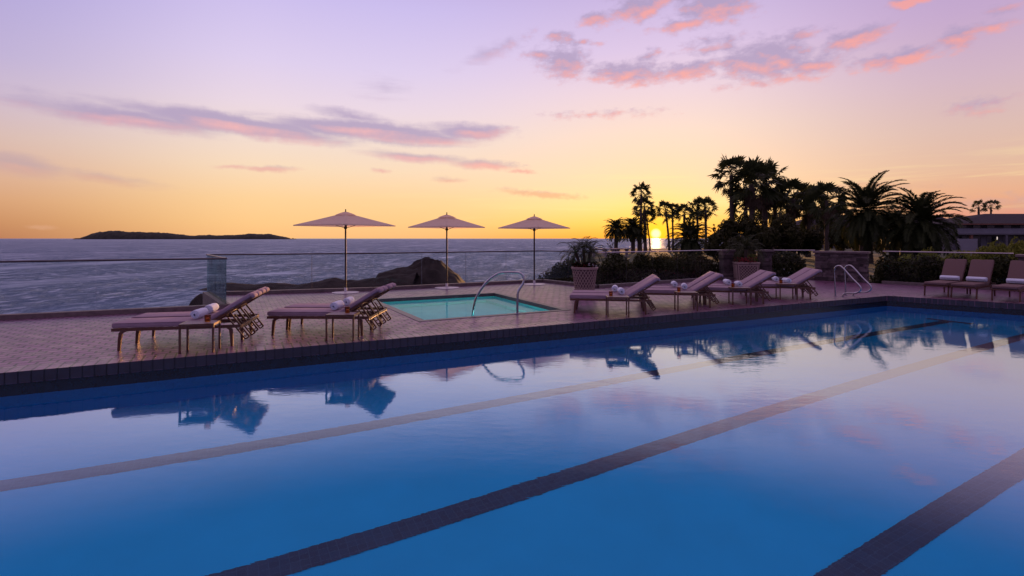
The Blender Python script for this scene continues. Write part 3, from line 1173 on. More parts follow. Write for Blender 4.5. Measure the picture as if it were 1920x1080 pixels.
#         near foot-end leg, rotation, table near-left leg, table rotation, candle spot, words
PAIRS = [((-5.96, 8.07), 12.4, (-4.88, 7.80), 14, (.33, .20), 'leftmost pair', 'leftmost pair of loungers'),
         ((-4.19, 9.34), -1.0, (-3.08, 8.80), 1, (.30, .22), 'pair left of the turquoise spa', 'pair left of the spa'),
         ((1.43, 12.10), -9.0, (2.05, 11.47), -4, (.10, .22), 'pair just right of the spa', 'pair just right of the spa'),
         ((3.29, 13.34), -10.0, (3.86, 12.44), -5, (.08, .22), 'second pair right of the spa', 'second pair right of the spa'),
         ((4.93, 14.02), -10.0, (5.62, 13.60), -6, (.08, .22), 'third pair right of the spa', 'third pair right of the spa'),
         ((6.80, 15.17), -10.0, (7.42, 14.78), -9, (.10, .22), 'pair nearest the pool handrails', 'pair nearest the pool handrails')]
for k, (leg, rz, tb, trz, cs, ph, ph2) in enumerate(PAIRS):
    a = R(rz)
    rm = Matrix.Rotation(a, 2)
    root0 = Vector(leg) - rm @ Vector((.10, -.285))
    for j, nm in enumerate(('near', 'far')):
        o_ = get(proto, used)
        q = root0 + rm @ Vector((.012 * (j * 2 - 1) * ((k % 3) - 1), .665 * j))
        o_.location = (q.x, q.y, 0)
        o_.rotation_euler = (0, 0, a)
        tag(o_, f'{nm} mauve lounger of the {ph}, backrest half raised', 'sun lounger', G_PAIR)
        tq = q + rm @ Vector((1.13 + .02 * ((k * 7 + j * 3) % 3 - 1) - (.14 * j if k > 1 else 0), .02 - .02 * j))
        towel(f'rolled white towel on the {nm} lounger of the {ph2}', (tq.x, tq.y, .415 + .079), a + R(4 * ((k + j) % 3 - 1)), seed=k * 2 + j)
    t_ = side_table()
    t_.location = (*tb, 0)
    t_.rotation_euler = (0, 0, R(trz))
    tag(t_, f'small bronze side table in front of the {ph}', 'side table', 'bronze side tables beside the loungers')
    cq = Vector(tb) + Matrix.Rotation(R(trz), 2) @ Vector(cs)
    candle(f'amber glass candle holder on the table by the {ph2}', (cq.x, cq.y, .439))

protob = lounger('sun_lounger', 56, 'cushion_dark')
usedb = [False]
ub = Vector((cos(R(34)), sin(R(34))))
vb = Vector((sin(R(34)), -cos(R(34))))
for k, (fx, fy, lab) in enumerate([(12.30, 15.9, 'brown upright lounger nearest the stone wall, left of the row before the hedge'),
                                   (12.66, 15.37, 'brown upright lounger in the middle of the three before the hedge'),
                                   (13.16, 14.62, 'brown upright lounger cut off by the right picture edge')]):
    o_ = get(protob, usedb)
    q = Vector((fx, fy)) - ub * .10 + vb * .285
    o_.location = (q.x, q.y, 0)
    o_.rotation_euler = (0, 0, R(34))
    tag(o_, lab, 'sun lounger', G_BROWN)
    tq = q + ub * 1.17
    towel(('rolled white towel on the left brown lounger', 'rolled white towel on the middle brown lounger', 'rolled white towel on the brown lounger at the right edge')[k],
          (tq.x, tq.y, .415 + .079), R(34), L=.46, seed=30 + k)


# ------------------------------------------------------------------ umbrellas
def umbrella(x, y, H, r, th, label):
    root = thing('patio_umbrella', label, 'umbrella', (x, y, 0), R(th), 'white umbrellas by the sea fence')
    b_ = MB()
    b_.lathe([(.41, .003), (.415, .010), (.41, .020), (.10, .024), (.045, .03), (.042, .16), (.034, .16)], 40)
    b_.build('base_plate', 'whiteplate', root, smooth=True)
    b_ = MB()
    b_.tube([(0, 0, .02), (0, 0, H - .06)], .027, 14)
    b_.build('pole', 'pole', root, smooth=True)
    b_ = MB()
    b_.lathe([(.012, H - .06), (.022, H - .035), (.012, H - .02), (.02, H), (.004, H + .02)], 12)
    b_.build('finial', 'pole', root, smooth=True)
    ze, zt = H - .49, H - .10
    # canopy: four gores, sagging slightly between corner ribs
    cn = MB()
    n, mrad = 12, 14
    vs, fs = [], []
    for i in range(mrad + 1):
        f_ = .03 + .97 * i / mrad
        for k in range(4):
            c0 = Vector((cos(k * pi / 2), sin(k * pi / 2)))
            c1 = Vector((cos((k + 1) * pi / 2), sin((k + 1) * pi / 2)))
            for j in range(n):
                s_ = j / n
                q = (c0 * (1 - s_) + c1 * s_) * r * f_
                sag = 4 * s_ * (1 - s_)
                q *= 1 - .035 * sag * f_
                z = zt + (ze - zt) * (f_ ** 1.06) - .05 * sag * f_ * (1 - f_) * 2 - .012 * sin(f_ * pi)
                vs.append((q.x, q.y, z))
    w_ = 4 * n
    for k in range(w_):
        vs.append((vs[mrad * w_ + k][0] * .998, vs[mrad * w_ + k][1] * .998, vs[mrad * w_ + k][2] - .028))
    for i in range(mrad + 1):
        for k in range(w_):
            a, b2 = i * w_ + k, i * w_ + (k + 1) % w_
            fs.append((a, a + w_, b2 + w_, b2))
    cn.add(vs, fs)
    cno = cn.build('canopy', 'canvas', root, smooth='all')
    v_ = MB()
    vs, fs = [], []
    for i in range(6):
        f_ = i / 5
        for k in range(4):
            for j in range(4):
                c0 = Vector((cos(k * pi / 2), sin(k * pi / 2))); c1 = Vector((cos((k + 1) * pi / 2), sin((k + 1) * pi / 2)))
                q = (c0 * (1 - j / 4) + c1 * (j / 4)) * (.02 + .30 * f_)
                vs.append((q.x, q.y, zt + .034 - .105 * f_ ** 1.25))
    for i in range(5):
        for k in range(16):
            a, b2 = i * 16 + k, i * 16 + (k + 1) % 16
            fs.append((a, a + 16, b2 + 16, b2))
    v_.add(vs, fs)
    vo = v_.build('vent_cap', 'canvas', cno, smooth='all')
    hb = MB()
    hb.lathe([(.03, ze - .12), (.05, ze - .11), (.05, ze - .05), (.03, ze - .04)], 14)
    hb.build('hub', 'pole', root, smooth=True)
    for k in range(4):
        rb = MB()
        c = Vector((cos(k * pi / 2), sin(k * pi / 2)))
        rb.tube([(c.x * .03, c.y * .03, zt - .03), (c.x * r * .5, c.y * r * .5, (zt + ze) / 2 - .03), (c.x * r * .985, c.y * r * .985, ze - .018)], .010, 6)
        rb.tube([(c.x * .045, c.y * .045, ze - .08), (c.x * r * .5, c.y * r * .5, (zt + ze) / 2 - .035)], .008, 6)
        rb.build('rib', 'pole', root)
    return root


umbrella(-5.2, 16.67, 2.60, 1.53, 16, 'large white umbrella on the left, nearest the glass corner')
umbrella(-2.23, 18.25, 2.58, 1.31, 7, 'white umbrella in the middle, in front of the sea rock')
umbrella(.82, 19.65, 2.58, 1.34, 4, 'white umbrella on the right, behind the spa corner')


# ------------------------------------------------------------------ handrails
def smooth_path(pts, n=8):
    pts = [Vector(q) for q in pts]
    res = []
    for i in range(len(pts) - 1):
        p0, p1, p2, p3 = pts[max(i - 1, 0)], pts[i], pts[i + 1], pts[min(i + 2, len(pts) - 1)]
        for k in range(n):
            t_ = k / n
            res.append(.5 * ((2 * p1) + (-p0 + p2) * t_ + (2 * p0 - 5 * p1 + 4 * p2 - p3) * t_ ** 2 + (-p0 + 3 * p1 - 3 * p2 + p3) * t_ ** 3))
    res.append(pts[-1])
    return res


b_ = MB()
pts = [(0.12, 12.06, 0), (.12, 12.06, .15), (.125, 12.06, .32), (.14, 12.07, .50), (.25, 12.09, .68), (.265, 12.10, .80), (.22, 12.11, .885), (.12, 12.13, .925),
       (-.16, 12.16, .925), (-.34, 12.18, .885), (-.58, 12.22, .70), (-.80, 12.26, .38), (-.88, 12.28, .12), (-.935, 12.3, -.30), (-.96, 12.3, -.52)]
hr = thing('spa_handrail', 'single bent steel handrail rising out of the turquoise spa', 'handrail', (0.12, 12.06, 0))
b_.m = Matrix.Translation((-.12, -12.06, 0))
b_.tube(smooth_path(pts, 6), .027, 12)
b_.build('rail', 'steel', hr, smooth=True)
b_ = MB()
b_.lathe([(.06, .002), (.06, .012), (.034, .02), (.030, .02)], 20)
b_.build('escutcheon', 'steel', hr, smooth=True)

for k, (bx, by, lab) in enumerate([(9.52, 15.7, 'steel figure four pool handrail on the deck, left of the two'), (9.98, 15.95, 'steel figure four pool handrail on the deck, right of the two')]):
    hr = thing('pool_handrail', lab, 'handrail', (bx, by, 0), atan2(-N.y, -N.x), 'pair of steel pool handrails')
    b_ = MB()
    prof_ = [(0, 0), (-.01, .3), (-.03, .72), (.0, .85), (.11, .90), (.22, .84), (.48, .56), (.70, .34), (.70, .22), (.58, .14), (.40, .12), (.28, .10), (.22, .04), (.21, 0)]
    b_.tube(smooth_path([(x, 0, z) for x, z in prof_], 6), .021, 12)
    b_.build('rail', 'steel', hr, smooth=True)
    for x in (0, .21):
        e = MB(); e.m = Matrix.Translation((x, 0, 0))
        e.lathe([(.05, .002), (.05, .012), (.028, .018), (.023, .018)], 16)
        e.build('escutcheon', 'steel', hr, smooth=True)


# ------------------------------------------------------------------ plants
def frond_pinnate(mb, base, az_, el0, L, rng, leaf=.30, nl=26, droop=1.0, wl=.02, vee=.5):
    """arching feather frond"""
    pts = []
    p_ = Vector(base)
    e = el0
    seg = 12
    for i in range(seg + 1):
        pts.append(p_.copy())
        d = Vector((cos(az_) * cos(e), sin(az_) * cos(e), sin(e)))
        p_ = p_ + d * (L / seg)
        e -= droop * (1.5 / seg) * (0.45 + 1.1 * i / seg)
    mb.tube(pts, [max(.004, .012 * L * .35 * (1 - i / seg)) + .003 for i in range(seg + 1)], 4, caps=False)
    for i in range(nl):
        f_ = .14 + .86 * i / (nl - 1)
        x = f_ * seg
        a = min(int(x), seg - 1)
        q = pts[a].lerp(pts[a + 1], x - a)
        d = (pts[a + 1] - pts[a]).normalized()
        side = d.cross(Vector((0, 0, 1)))
        side = side.normalized() if side.length > 1e-4 else Vector((sin(az_), -cos(az_), 0))
        up = side.cross(d)
        ll = leaf * L * (sin(pi * (.12 + .82 * f_)) ** .7) * rng.uniform(.85, 1.1)
        for sg in (-1, 1):
            dd = (side * sg * .8 + d * (.55 + .5 * f_) + up * vee * rng.uniform(.3, 1)).normalized()
            tip = q + dd * ll - Vector((0, 0, ll * .22 * rng.uniform(.5, 1.3)))
            mid = q + dd * ll * .45
            wv = d * wl * L * .5
            mb.add([q, mid - wv, tip, mid + wv], [(0, 1, 2, 3)])


def leaf_fan(mb, base, az_, el_, L, rng, nb=11):
    """fan palm leaf: a stalk and a round pleated fan with split drooping tips"""
    d = Vector((cos(az_) * cos(el_), sin(az_) * cos(el_), sin(el_)))
    stalk = L * .86
    hub = Vector(base) + d * stalk - Vector((0, 0, stalk * .10))
    mb.tube([base, Vector(base) + d * stalk * .55, hub], [.022, .018, .012], 4, caps=False)
    side = d.cross(Vector((0, 0, 1)))
    side = side.normalized() if side.length > 1e-3 else Vector((sin(az_), -cos(az_), 0))
    up = side.cross(d)
    tw = rng.uniform(-1.1, 1.1)
    side, up = side * cos(tw) + up * sin(tw), up * cos(tw) - side * sin(tw)
    R_ = L * .82
    for k in range(nb):
        a = (k / (nb - 1) - .5) * 2 * R(95)
        dr = (d * cos(a) + side * sin(a) + up * rng.uniform(-.05, .12)).normalized()
        perp = (side * cos(a) - d * sin(a))
        ll = R_ * (1 - .25 * abs(a) / R(95)) * rng.uniform(.88, 1.08)
        w_ = ll * .10
        m1 = hub + dr * ll * .55
        tip = hub + dr * ll - Vector((0, 0, ll * rng.uniform(.12, .34)))
        mb.add([hub, m1 - perp * w_, tip, m1 + perp * w_], [(0, 1, 2, 3)])


def palm_trunk(mb, H, r0, r1, lean=(0, 0), bulge=0, seg=14, rng=random):
    pts, rs = [], []
    for i in range(seg * 3 + 1):
        f_ = i / (seg * 3)
        pts.append((lean[0] * f_ ** 1.6, lean[1] * f_ ** 1.6, H * f_ - .3 * (1 - f_)))
        r = r0 + (r1 - r0) * f_ + bulge * max(0, 1 - f_ * 5)
        rs.append(r * (1.07 if i % 2 else .96) * rng.uniform(.96, 1.04))
    mb.tube(pts, rs, 10)
    return Vector(pts[-1])


def fan_palm(label, x, y, H, seed, lean=(0, 0), L=1.0, r=.17, n=34, skirt=10, z=-.1, group='fan palms on the clifftop'):
    rng = random.Random(seed)
    root = thing('fan_palm', label, 'palm tree', (x, y, z), 0, group)
    tk = MB()
    top = palm_trunk(tk, H - 1.2 * L, r * 1.15, r * .85, lean, r * .4, rng=rng)
    tk.build('trunk', 'trunk', root, smooth='all')
    cr = MB()
    n = round(n * .88)
    for i in range(n):
        f_ = (i + .5) / n
        e = R(85 - 120 * f_ ** .85) + rng.uniform(-.14, .14)
        leaf_fan(cr, top + Vector((0, 0, .25 * (1 - f_))), i * 2.39996 + rng.uniform(-.3, .3), e, L * rng.uniform(.85, 1.25) * 1.08, rng)
    cr.build('crown', 'palmleaf', root)
    if skirt:
        sk = MB()
        for i in range(skirt):
            leaf_fan(sk, top - Vector((0, 0, .1 + .9 * L * rng.random())), rng.uniform(0, 6.28), R(rng.uniform(-75, -45)), L * rng.uniform(.55, .8), rng, 9)
        sk.build('dead_skirt', 'deadleaf', root)
    return root


def date_palm(label, x, y, H, seed, L=2.6, n=70, r=.3, z=-.1, lean=(0, 0), leaf=.17, nl=30, droop=1.0, wl=.045, group='feather palms on the clifftop', lo=-38):
    rng = random.Random(seed)
    root = thing('date_palm', label, 'palm tree', (x, y, z), 0, group)
    tk = MB()
    top = palm_trunk(tk, H, r, r * .92, lean, r * .2, rng=rng)
    tk.build('trunk', 'trunk', root, smooth='all')
    kn = MB()
    for i in range(40):
        a = i * 2.4
        q = top + Vector((cos(a) * r * .9, sin(a) * r * .9, -.5 * r - .03 * i * r))
        kn.tube([q, q + Vector((cos(a) * r * .5, sin(a) * r * .5, r * .55))], [r * .16, r * .07], 4)
    kn.build('leaf_stubs', 'trunk', root)
    cr = MB()
    for i in range(n):
        f_ = (i + .5) / n
        e = R(86 - (86 - lo) * f_ ** .9) + rng.uniform(-.1, .1)
        frond_pinnate(cr, top + Vector((0, 0, r * .4 * (1 - f_))), i * 2.39996 + rng.uniform(-.25, .25), e, L * rng.uniform(.82, 1.1), rng, leaf, nl, droop * rng.uniform(.85, 1.2), wl)
    cr.build('crown', 'palmleaf', root)
    return root


def px(x, Y):          # picture column at a known distance -> metres to the right
    return (x - 960) / 1000 * Y


def topH(y, Y, z=-.1):   # picture row at a known distance -> height above the ground there
    return 1.7 + (447 - y) * Y / 1000 - z


# slim fan palms on the point, by the sun
Y = 72
fan_palm('tallest slim fan palm beside the setting sun', px(1201, Y), Y, topH(349, Y), 1, (.1, 0), .92, .17, 26, 4)
fan_palm('shaggy fan palm just under the tallest palm beside the sun', px(1210, Y + 3), Y + 3, topH(376, Y + 3), 2, (-.1, 0), 1.0, .2, 34, 12)
fan_palm('thin short fan palm touching the left side of the sun', px(1219, Y + 5), Y + 5, topH(398, Y + 5), 3, (-.5, 0), .8, .10, 16, 2)
fan_palm('leaning fan palm first to the right of the sun', px(1255, Y), Y, topH(383, Y), 4, (-.5, 0), .85, .14, 28, 4)
fan_palm('slim fan palm second to the right of the sun', px(1262, Y + 4), Y + 4, topH(385, Y + 4), 5, (-.1, 0), .8, .13, 26, 4)
fan_palm('fan palm third to the right of the sun, behind a feather palm', px(1283, Y - 4), Y - 4, topH(387, Y - 4), 6, (0, 0), .85, .17, 30, 6)
fan_palm('full crowned fan palm fourth to the right of the sun', px(1307, Y), Y, topH(376, Y), 7, (.1, 0), .95, .17, 36, 6)
fan_palm('fan palm fifth to the right of the sun, next to the bare tree', px(1324, Y - 2), Y - 2, topH(377, Y - 2), 8, (-.1, 0), .9, .16, 30, 6)
# feather palms on the point
Y = 64
date_palm('small round feather palm farthest left on the point', px(1155, Y), Y, topH(431, Y), 21, 1.75, 74, .24, leaf=.24, wl=.07, nl=22)
date_palm('small round feather palm second from the left on the point', px(1187, Y + 2), Y + 2, topH(429, Y + 2), 22, 1.95, 78, .26, leaf=.24, wl=.07, nl=22)
date_palm('short dense feather palm left of the tallest palm trunk', px(1198, Y + 6), Y + 6, topH(438, Y + 6), 25, 1.5, 60, .22, leaf=.24, wl=.07, nl=22)
date_palm('broad low feather palm right of the sun with drooping fronds', px(1294, 52), 52, topH(450, 52), 23, 2.5, 66, .34, leaf=.24, wl=.055, nl=26)
# the tall group
Y = 50
fan_palm('tall fan palm standing free at the left of the tall group', px(1373, Y), Y, topH(303, Y), 31, (-.1, 0), 1.05, .20, 36, 8)
fan_palm('bushy tall fan palm second in the tall group', px(1410, Y - 2), Y - 2, topH(313, Y - 2), 32, (0, 0), 1.25, .25, 46, 22)
fan_palm('bushy tall fan palm third in the tall group, widest crown', px(1434, Y + 1), Y + 1, topH(314, Y + 1), 33, (0, 0), 1.3, .26, 46, 22)
fan_palm('lower fan palm tucked under the three tallest palms', px(1398, Y + 4), Y + 4, topH(366, Y + 4), 34, (0, 0), 1.1, .22, 40, 16)
fan_palm('lower shaggy fan palm between the tall group and its right neighbour', px(1453, Y + 4), Y + 4, topH(368, Y + 4), 35, (0, 0), 1.1, .22, 40, 16)
fan_palm('fan palm fourth from the left of the tall group', px(1487, Y), Y, topH(346, Y), 36, (0, 0), 1.1, .22, 40, 14)
fan_palm('shaggy fan palm between the two right palms of the group', px(1515, Y + 3), Y + 3, topH(360, Y + 3), 37, (.1, 0), 1.05, .2, 36, 14)
fan_palm('flat topped fan palm last on the right of the tall group', px(1550, Y - 3), Y - 3, topH(351, Y - 3), 38, (0, 0), 1.0, .17, 34, 8)
fan_palm('short fan palm behind the flat topped palm', px(1532, Y + 6), Y + 6, topH(398, Y + 6), 39, (0, 0), 1.1, .18, 34, 8)
fan_palm('short fan palm half hidden left of the big feather palm', px(1575, Y + 4), Y + 4, topH(392, Y + 4), 40, (0, 0), 1.1, .18, 34, 8)
# big feather palms
Y = 38
date_palm('biggest feather palm with long arching fronds against the sky', px(1624, Y), Y, topH(398, Y), 51, 3.1, 84, .42, leaf=.19, nl=46, droop=.9, lo=-50, wl=.034)
date_palm('big drooping feather palm second on the right, in front of the long building', px(1727, Y - 2), Y - 2, topH(420, Y - 2), 52, 2.9, 90, .42, leaf=.20, nl=44, droop=.95, lo=-55, wl=.036)
date_palm('dark feather palm low between the two big feather palms', px(1676, Y + 6), Y + 6, topH(432, Y + 6), 53, 2.3, 64, .36, leaf=.22, lo=-45)
# behind the building
fan_palm('small distant fan palm rising over the roof, left of two', px(1835, 118), 118, topH(379, 118), 61, (0, 0), .95, .24, 20, 0)
fan_palm('small distant fan palm rising over the roof, right of two', px(1858, 118), 118, topH(378, 118), 62, (0, 0), 1.0, .2, 20, 0)


def leaf_cloud(lobes, n, size, seed, flat=.0):
    rng = random.Random(seed)
    mb = MB()
    tot = sum(r ** 2 for *_, r in lobes)
    for (cx, cy, cz, r) in lobes:
        for i in range(int(n * r ** 2 / tot)):
            d = Vector((rng.gauss(0, 1), rng.gauss(0, 1), rng.gauss(0, 1))).normalized()
            q = Vector((cx, cy, cz)) + d * r * rng.uniform(.45, 1.06) ** .6
            if q.z < .02: continue
            s_ = size * rng.uniform(.6, 1.4)
            a = (d + Vector((rng.gauss(0, .7), rng.gauss(0, .7), rng.gauss(0, .5) + .3))).normalized()
            t_ = a.orthogonal().normalized()
            t_.rotate(Matrix.Rotation(rng.uniform(0, 6.28), 3, a))
            u_ = a.cross(t_)
            mb.add([q - t_ * s_, q - u_ * s_ * .42, q + t_ * s_, q + u_ * s_ * .42], [(0, 1, 2, 3)])
    return mb


def shrub(seed, n, size, material, flower=None, tall=1.0):
    rng = random.Random(seed)
    root = bpy.data.objects.new('shrub', None)
    C.objects.link(root)
    lobes = []
    for i in range(16):
        a, q = rng.uniform(0, 6.28), rng.uniform(0, .62) 
        z = rng.uniform(.15, .95) * tall * (1 - .35 * q)
        lobes.append((cos(a) * q, sin(a) * q, z * .8, rng.uniform(.22, .42)))
    leaf_cloud(lobes, n, size, seed).build('foliage', material, root)
    st_ = MB()
    for lx, ly, lz, r in lobes[:9]:
        st_.tube([(lx * .1, ly * .1, -.2), (lx * .6, ly * .6, lz * .5), (lx, ly, lz)], [.04, .025, .01], 5)
    st_.build('stem', 'bark', root)
    if flower:
        fl = leaf_cloud(lobes, 60, size * .6, seed + 1)
        fl.build('blossom', flower, root)
    return root


SH = [shrub(71, 4200, .062, 'leaf'), shrub(72, 4200, .055, 'leaf'), shrub(73, 4200, .06, 'leaf_y'), shrub(74, 4200, .05, 'leaf', 'redflower'), shrub(75, 4200, .055, 'leaf', 'whiteflower')]
first = [True] * len(SH)


def put(kind, x, y, sc, zs, rz, label, z=-.35, group='shrubs beyond the glass fence'):
    if first[kind]:
        first[kind] = False
        o_ = SH[kind]
    else:
        o_ = copy_tree(SH[kind])
    o_.location = (x, y, z)
    o_.scale = (sc, sc, zs)
    o_.rotation_euler = (0, 0, rz)
    tag(o_, label, 'shrub', group)
    return o_


rng = random.Random(8)
bank = [(1.40, 23.6, .8, .85, -.85, 'lowest dark shrub on the slope to the sea, right of the third umbrella pole'),
        (2.0, 24.0, .9, 1.05, -.55, 'dark shrub on the slope to the sea, left of the palm pot'),
        (2.75, 24.4, 1.2, 1.4, -.5, 'tall dark shrub directly behind the palm pot'),
        (3.3, 22.6, 1.2, 1.25, -.4, 'dark leafy shrub just right of the palm pot')]
for x, y, sc, zs, z, lab in bank:
    put(0 if sc > 1.1 else 1, x, y, sc, zs, rng.uniform(0, 6), lab, z)
row = [(4.2, 21.5, 0), (4.6, 23.4, 1), (5.3, 22.2, 4), (5.9, 24.2, 0), (6.4, 22.8, 3), (7.1, 24.6, 1), (7.4, 23.4, 3), (8.2, 24.8, 0), (8.3, 23.6, 1)]
words = ['first', 'second', 'third', 'fourth', 'fifth', 'sixth', 'seventh', 'eighth', 'ninth', 'tenth', 'eleventh', 'twelfth']
for i, (x, y, k) in enumerate(row):
    put(k, x, y, 1.2, 1.3 + rng.uniform(-.1, .1), rng.uniform(0, 6), f'dark shrub under the palms, {words[i]} rightward from palm pot to stone pillar', -.25)
put(0, 9.7, 23.4, 1.3, 1.5, 1.0, 'dark shrub in the gap between the two stone pillars', -.2)
put(4, 11.3, 23.6, 1.2, 1.25, 2.0, 'dark shrub behind the short glass between pillar and stone wall', -.2)
put(0, 12.4, 24.4, 1.3, 1.45, 3.0, 'dark shrub behind the left end of the wide stone wall', -.2)
put(2, 11.2, 25.2, 1.3, 1.45, 4.0, 'yellowish shrub behind the short glass right of the stone pillars', -.2)
# the tall hedge behind the brown loungers
hed = [(14.9, 21.0, 0, 1.35), (15.6, 20.2, 1, 1.4), (16.3, 19.4, 0, 1.4), (17.0, 18.6, 1, 1.42), (17.7, 17.8, 0, 1.45), (18.5, 17.0, 1, 1.5), (19.3, 16.0, 0, 1.5)]
for i, (x, y, k, zs) in enumerate(hed):
    put(k, x, y, 1.15, zs, rng.uniform(0, 6), f'dark hedge shrub behind the brown loungers, {words[i]} from the stone wall', -.25, 'hedge shrubs behind the brown loungers')
for i, (x, y, zs) in enumerate([(16.7, 23.0, 1.45), (17.7, 22.8, 1.8), (18.7, 22.8, 1.65), (19.8, 23.0, 1.5), (20.6, 23.4, 2.0), (21.5, 23.2, 2.15), (22.3, 23.2, 2.3)]):
    put(2, x, y, 1.15, zs, rng.uniform(0, 6), f'bright yellow green shrub beyond the hedge below the building, {words[i]} of seven', -.25, 'yellow green shrubs in front of the building')


# broad dark trees behind the pillars
def tree(label, x, y, H, spread, seed, n=6500, size=.14, cat='tree', name='broadleaf_tree', sparse=False):
    rng = random.Random(seed)
    root = thing(name, label, cat, (x, y, -.15), 0, 'broadleaf trees among the palms')
    lobes = []
    tk = MB()
    tk.tube([(0, 0, -.2), (.05, .02, H * .25), (0, .05, H * .5)], [spread * .07, spread * .05, spread * .04], 8)
    for i in range(26 if not sparse else 16):
        a, q = rng.uniform(0, 6.28), spread * sqrt(rng.uniform(0, 1)) * .85
        z = H * (rng.uniform(.35, .9) if not sparse else rng.uniform(.5, .98)) * (1 - .25 * q / spread)
        lobes.append((cos(a) * q, sin(a) * q, z, spread * (rng.uniform(.18, .34) if not sparse else rng.uniform(.08, .15))))
        tk.tube([(0, 0, H * .3), (cos(a) * q * .4, sin(a) * q * .4, H * .3 + (z - H * .3) * .6), (cos(a) * q, sin(a) * q, z)], [spread * .03, spread * .018, .012], 5)
    tk.build('trunk', 'bark', root)
    leaf_cloud(lobes, n, size, seed + 1).build('crown', 'leaf', root)
    return root


Y = 44
tree('dark round tree at the foot of the tall palms, left one', px(1392, Y), Y, topH(405, Y), 2.2, 81)
tree('dark dense tree under the tall palms behind the stone pillars', px(1445, Y - 2), Y - 2, topH(398, Y - 2), 2.5, 82)
tree('dark low tree right of the stone pillars under the palms', px(1497, Y), Y, topH(412, Y), 1.9, 83)
tree('dark low spreading bush tree left of the tall group', px(1358, Y - 8), Y - 8, topH(432, Y - 8), 1.3, 84)
tree('dark tree between the big feather palm and its left neighbours', px(1580, Y + 8), Y + 8, topH(420, Y + 8), 1.8, 85, 2600)
tree('dark tree low behind the second big feather palm', px(1700, Y + 6), Y + 6, topH(425, Y + 6), 2.5, 86, 4200)
tree('sparse bare branched tree between the sun palms and the tall group', px(1346, 60), 60, topH(410, 60), 1.35, 87, 420, .10, sparse=True)
tree('tiny bare sapling by the stone tables under the left feather palm', px(1146, 58), 58, topH(450, 58), .55, 88, 90, .07, sparse=True)


# potted palms
def pot(n, r0, r1, H, root, phase=0):
    b_ = MB()
    b_.lathe([(r0, 0), (r0 + .012, .03), (r1 - .03, H - .07), (r1, H - .06), (r1 + .02, H - .01), (r1 + .01, H), (r1 - .04, H), (r1 - .05, H - .06), (.05, H - .06)], n, phase)
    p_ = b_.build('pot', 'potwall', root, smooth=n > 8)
    rm_ = MB()
    rm_.lathe([(r1 - .045, H - .075), (r1 + .006, H - .072), (r1 + .028, H - .008), (r1 + .016, H + .006), (r1 - .045, H + .006), (r1 - .047, H - .03)], n, phase)
    rm_.lathe([(r0 - .02, .001), (r0 + .02, .002), (r0 + .026, .04), (r0 + .0, .05)], n, phase)
    rm_.build('rim', 'pot', p_)
    la = MB()

    def surf(u_, f_):
        r = r0 + .014 + (r1 - .03 - r0 - .012) * f_
        z = .04 + (H - .13) * f_
        if n > 8: return Vector((r * cos(u_), r * sin(u_), z))
        k = int(u_ / (pi / 2)); s_ = u_ / (pi / 2) - k
        a0, a1 = k * pi / 2 + phase, (k + 1) * pi / 2 + phase
        c0, c1 = Vector((cos(a0), sin(a0))), Vector((cos(a1), sin(a1)))
        q = (c0 * (1 - s_) + c1 * s_) * r * 1.01
        return Vector((q.x, q.y, z))
    if n > 8:
        for i in range(22):
            for sg in (-1, 1):
                la.tube([surf((i * 2 * pi / 22 + sg * j / 8) % (2 * pi), j / 8) for j in range(9)], .015, 4)
    else:
        def face_pt(k, s_, f_):
            return surf((k + min(max(s_, .002), .998)) * pi / 2, f_)
        for k in range(4):
            for sg in (-1, 1):
                for c in [q * .14 - .7 for q in range(18)]:
                    # the bar s = c + sg * .62 f, kept within the face's border
                    pts = [face_pt(k, c + (.62 * f_ if sg > 0 else .62 * (1 - f_)), .06 + .86 * f_) for f_ in [j / 24 for j in range(25)]
                           if .10 <= c + (.62 * f_ if sg > 0 else .62 * (1 - f_)) <= .90]
                    if len(pts) > 1: la.tube([pts[0], pts[-1]], .013, 4)
            for s_ in (.06, .94):
                la.tube([face_pt(k, s_, .0), face_pt(k, s_, 1.0)], .03, 4)
            la.tube([face_pt(k, .03, .95), face_pt(k, .97, .95)], .025, 4)
    la.build('lattice', 'pot', p_)
    so_ = MB()
    so_.lathe([(r1 - .06, H - .058), (r1 - .08, H - .03), (.03, H - .01)], n, phase)
    so_.build('soil', 'soil', p_)
    return p_


pr = thing('potted_palm', 'feathery triple stemmed palm with red and white flowers in round lattice pot', 'potted plant', (px(1096.5, 17.8), 17.85, 0))
pot(36, .31, .43, .74, pr)
rng = random.Random(4)
stm_, crn = MB(), MB()
for k, (ax, ay, hx_, h_) in enumerate([(-.16, .0, -.30, .52), (.0, .06, -.02, .60), (.12, -.05, .20, .56)]):
    pts = [(ax, ay, .70), (ax * .7 + hx_ * .3, ay, .70 + h_ * .5), (hx_, ay, .70 + h_)]
    stm_.tube(pts, [.055, .05, .06], 8)
    for i in range(20):
        f_ = (i + .5) / 20
        frond_pinnate(crn, (hx_, ay, .70 + h_), i * 2.4 + rng.uniform(-.3, .3), R(84 - 105 * f_) + rng.uniform(-.15, .15), .64 * rng.uniform(.8, 1.15), rng, .32, 15, 1.2, .034, .3)
stm_.build('stem', 'trunk', pr, smooth='all')
crn.build('fronds', 'palmleaf', pr)
fl, wf, lv = MB(), MB(), MB()
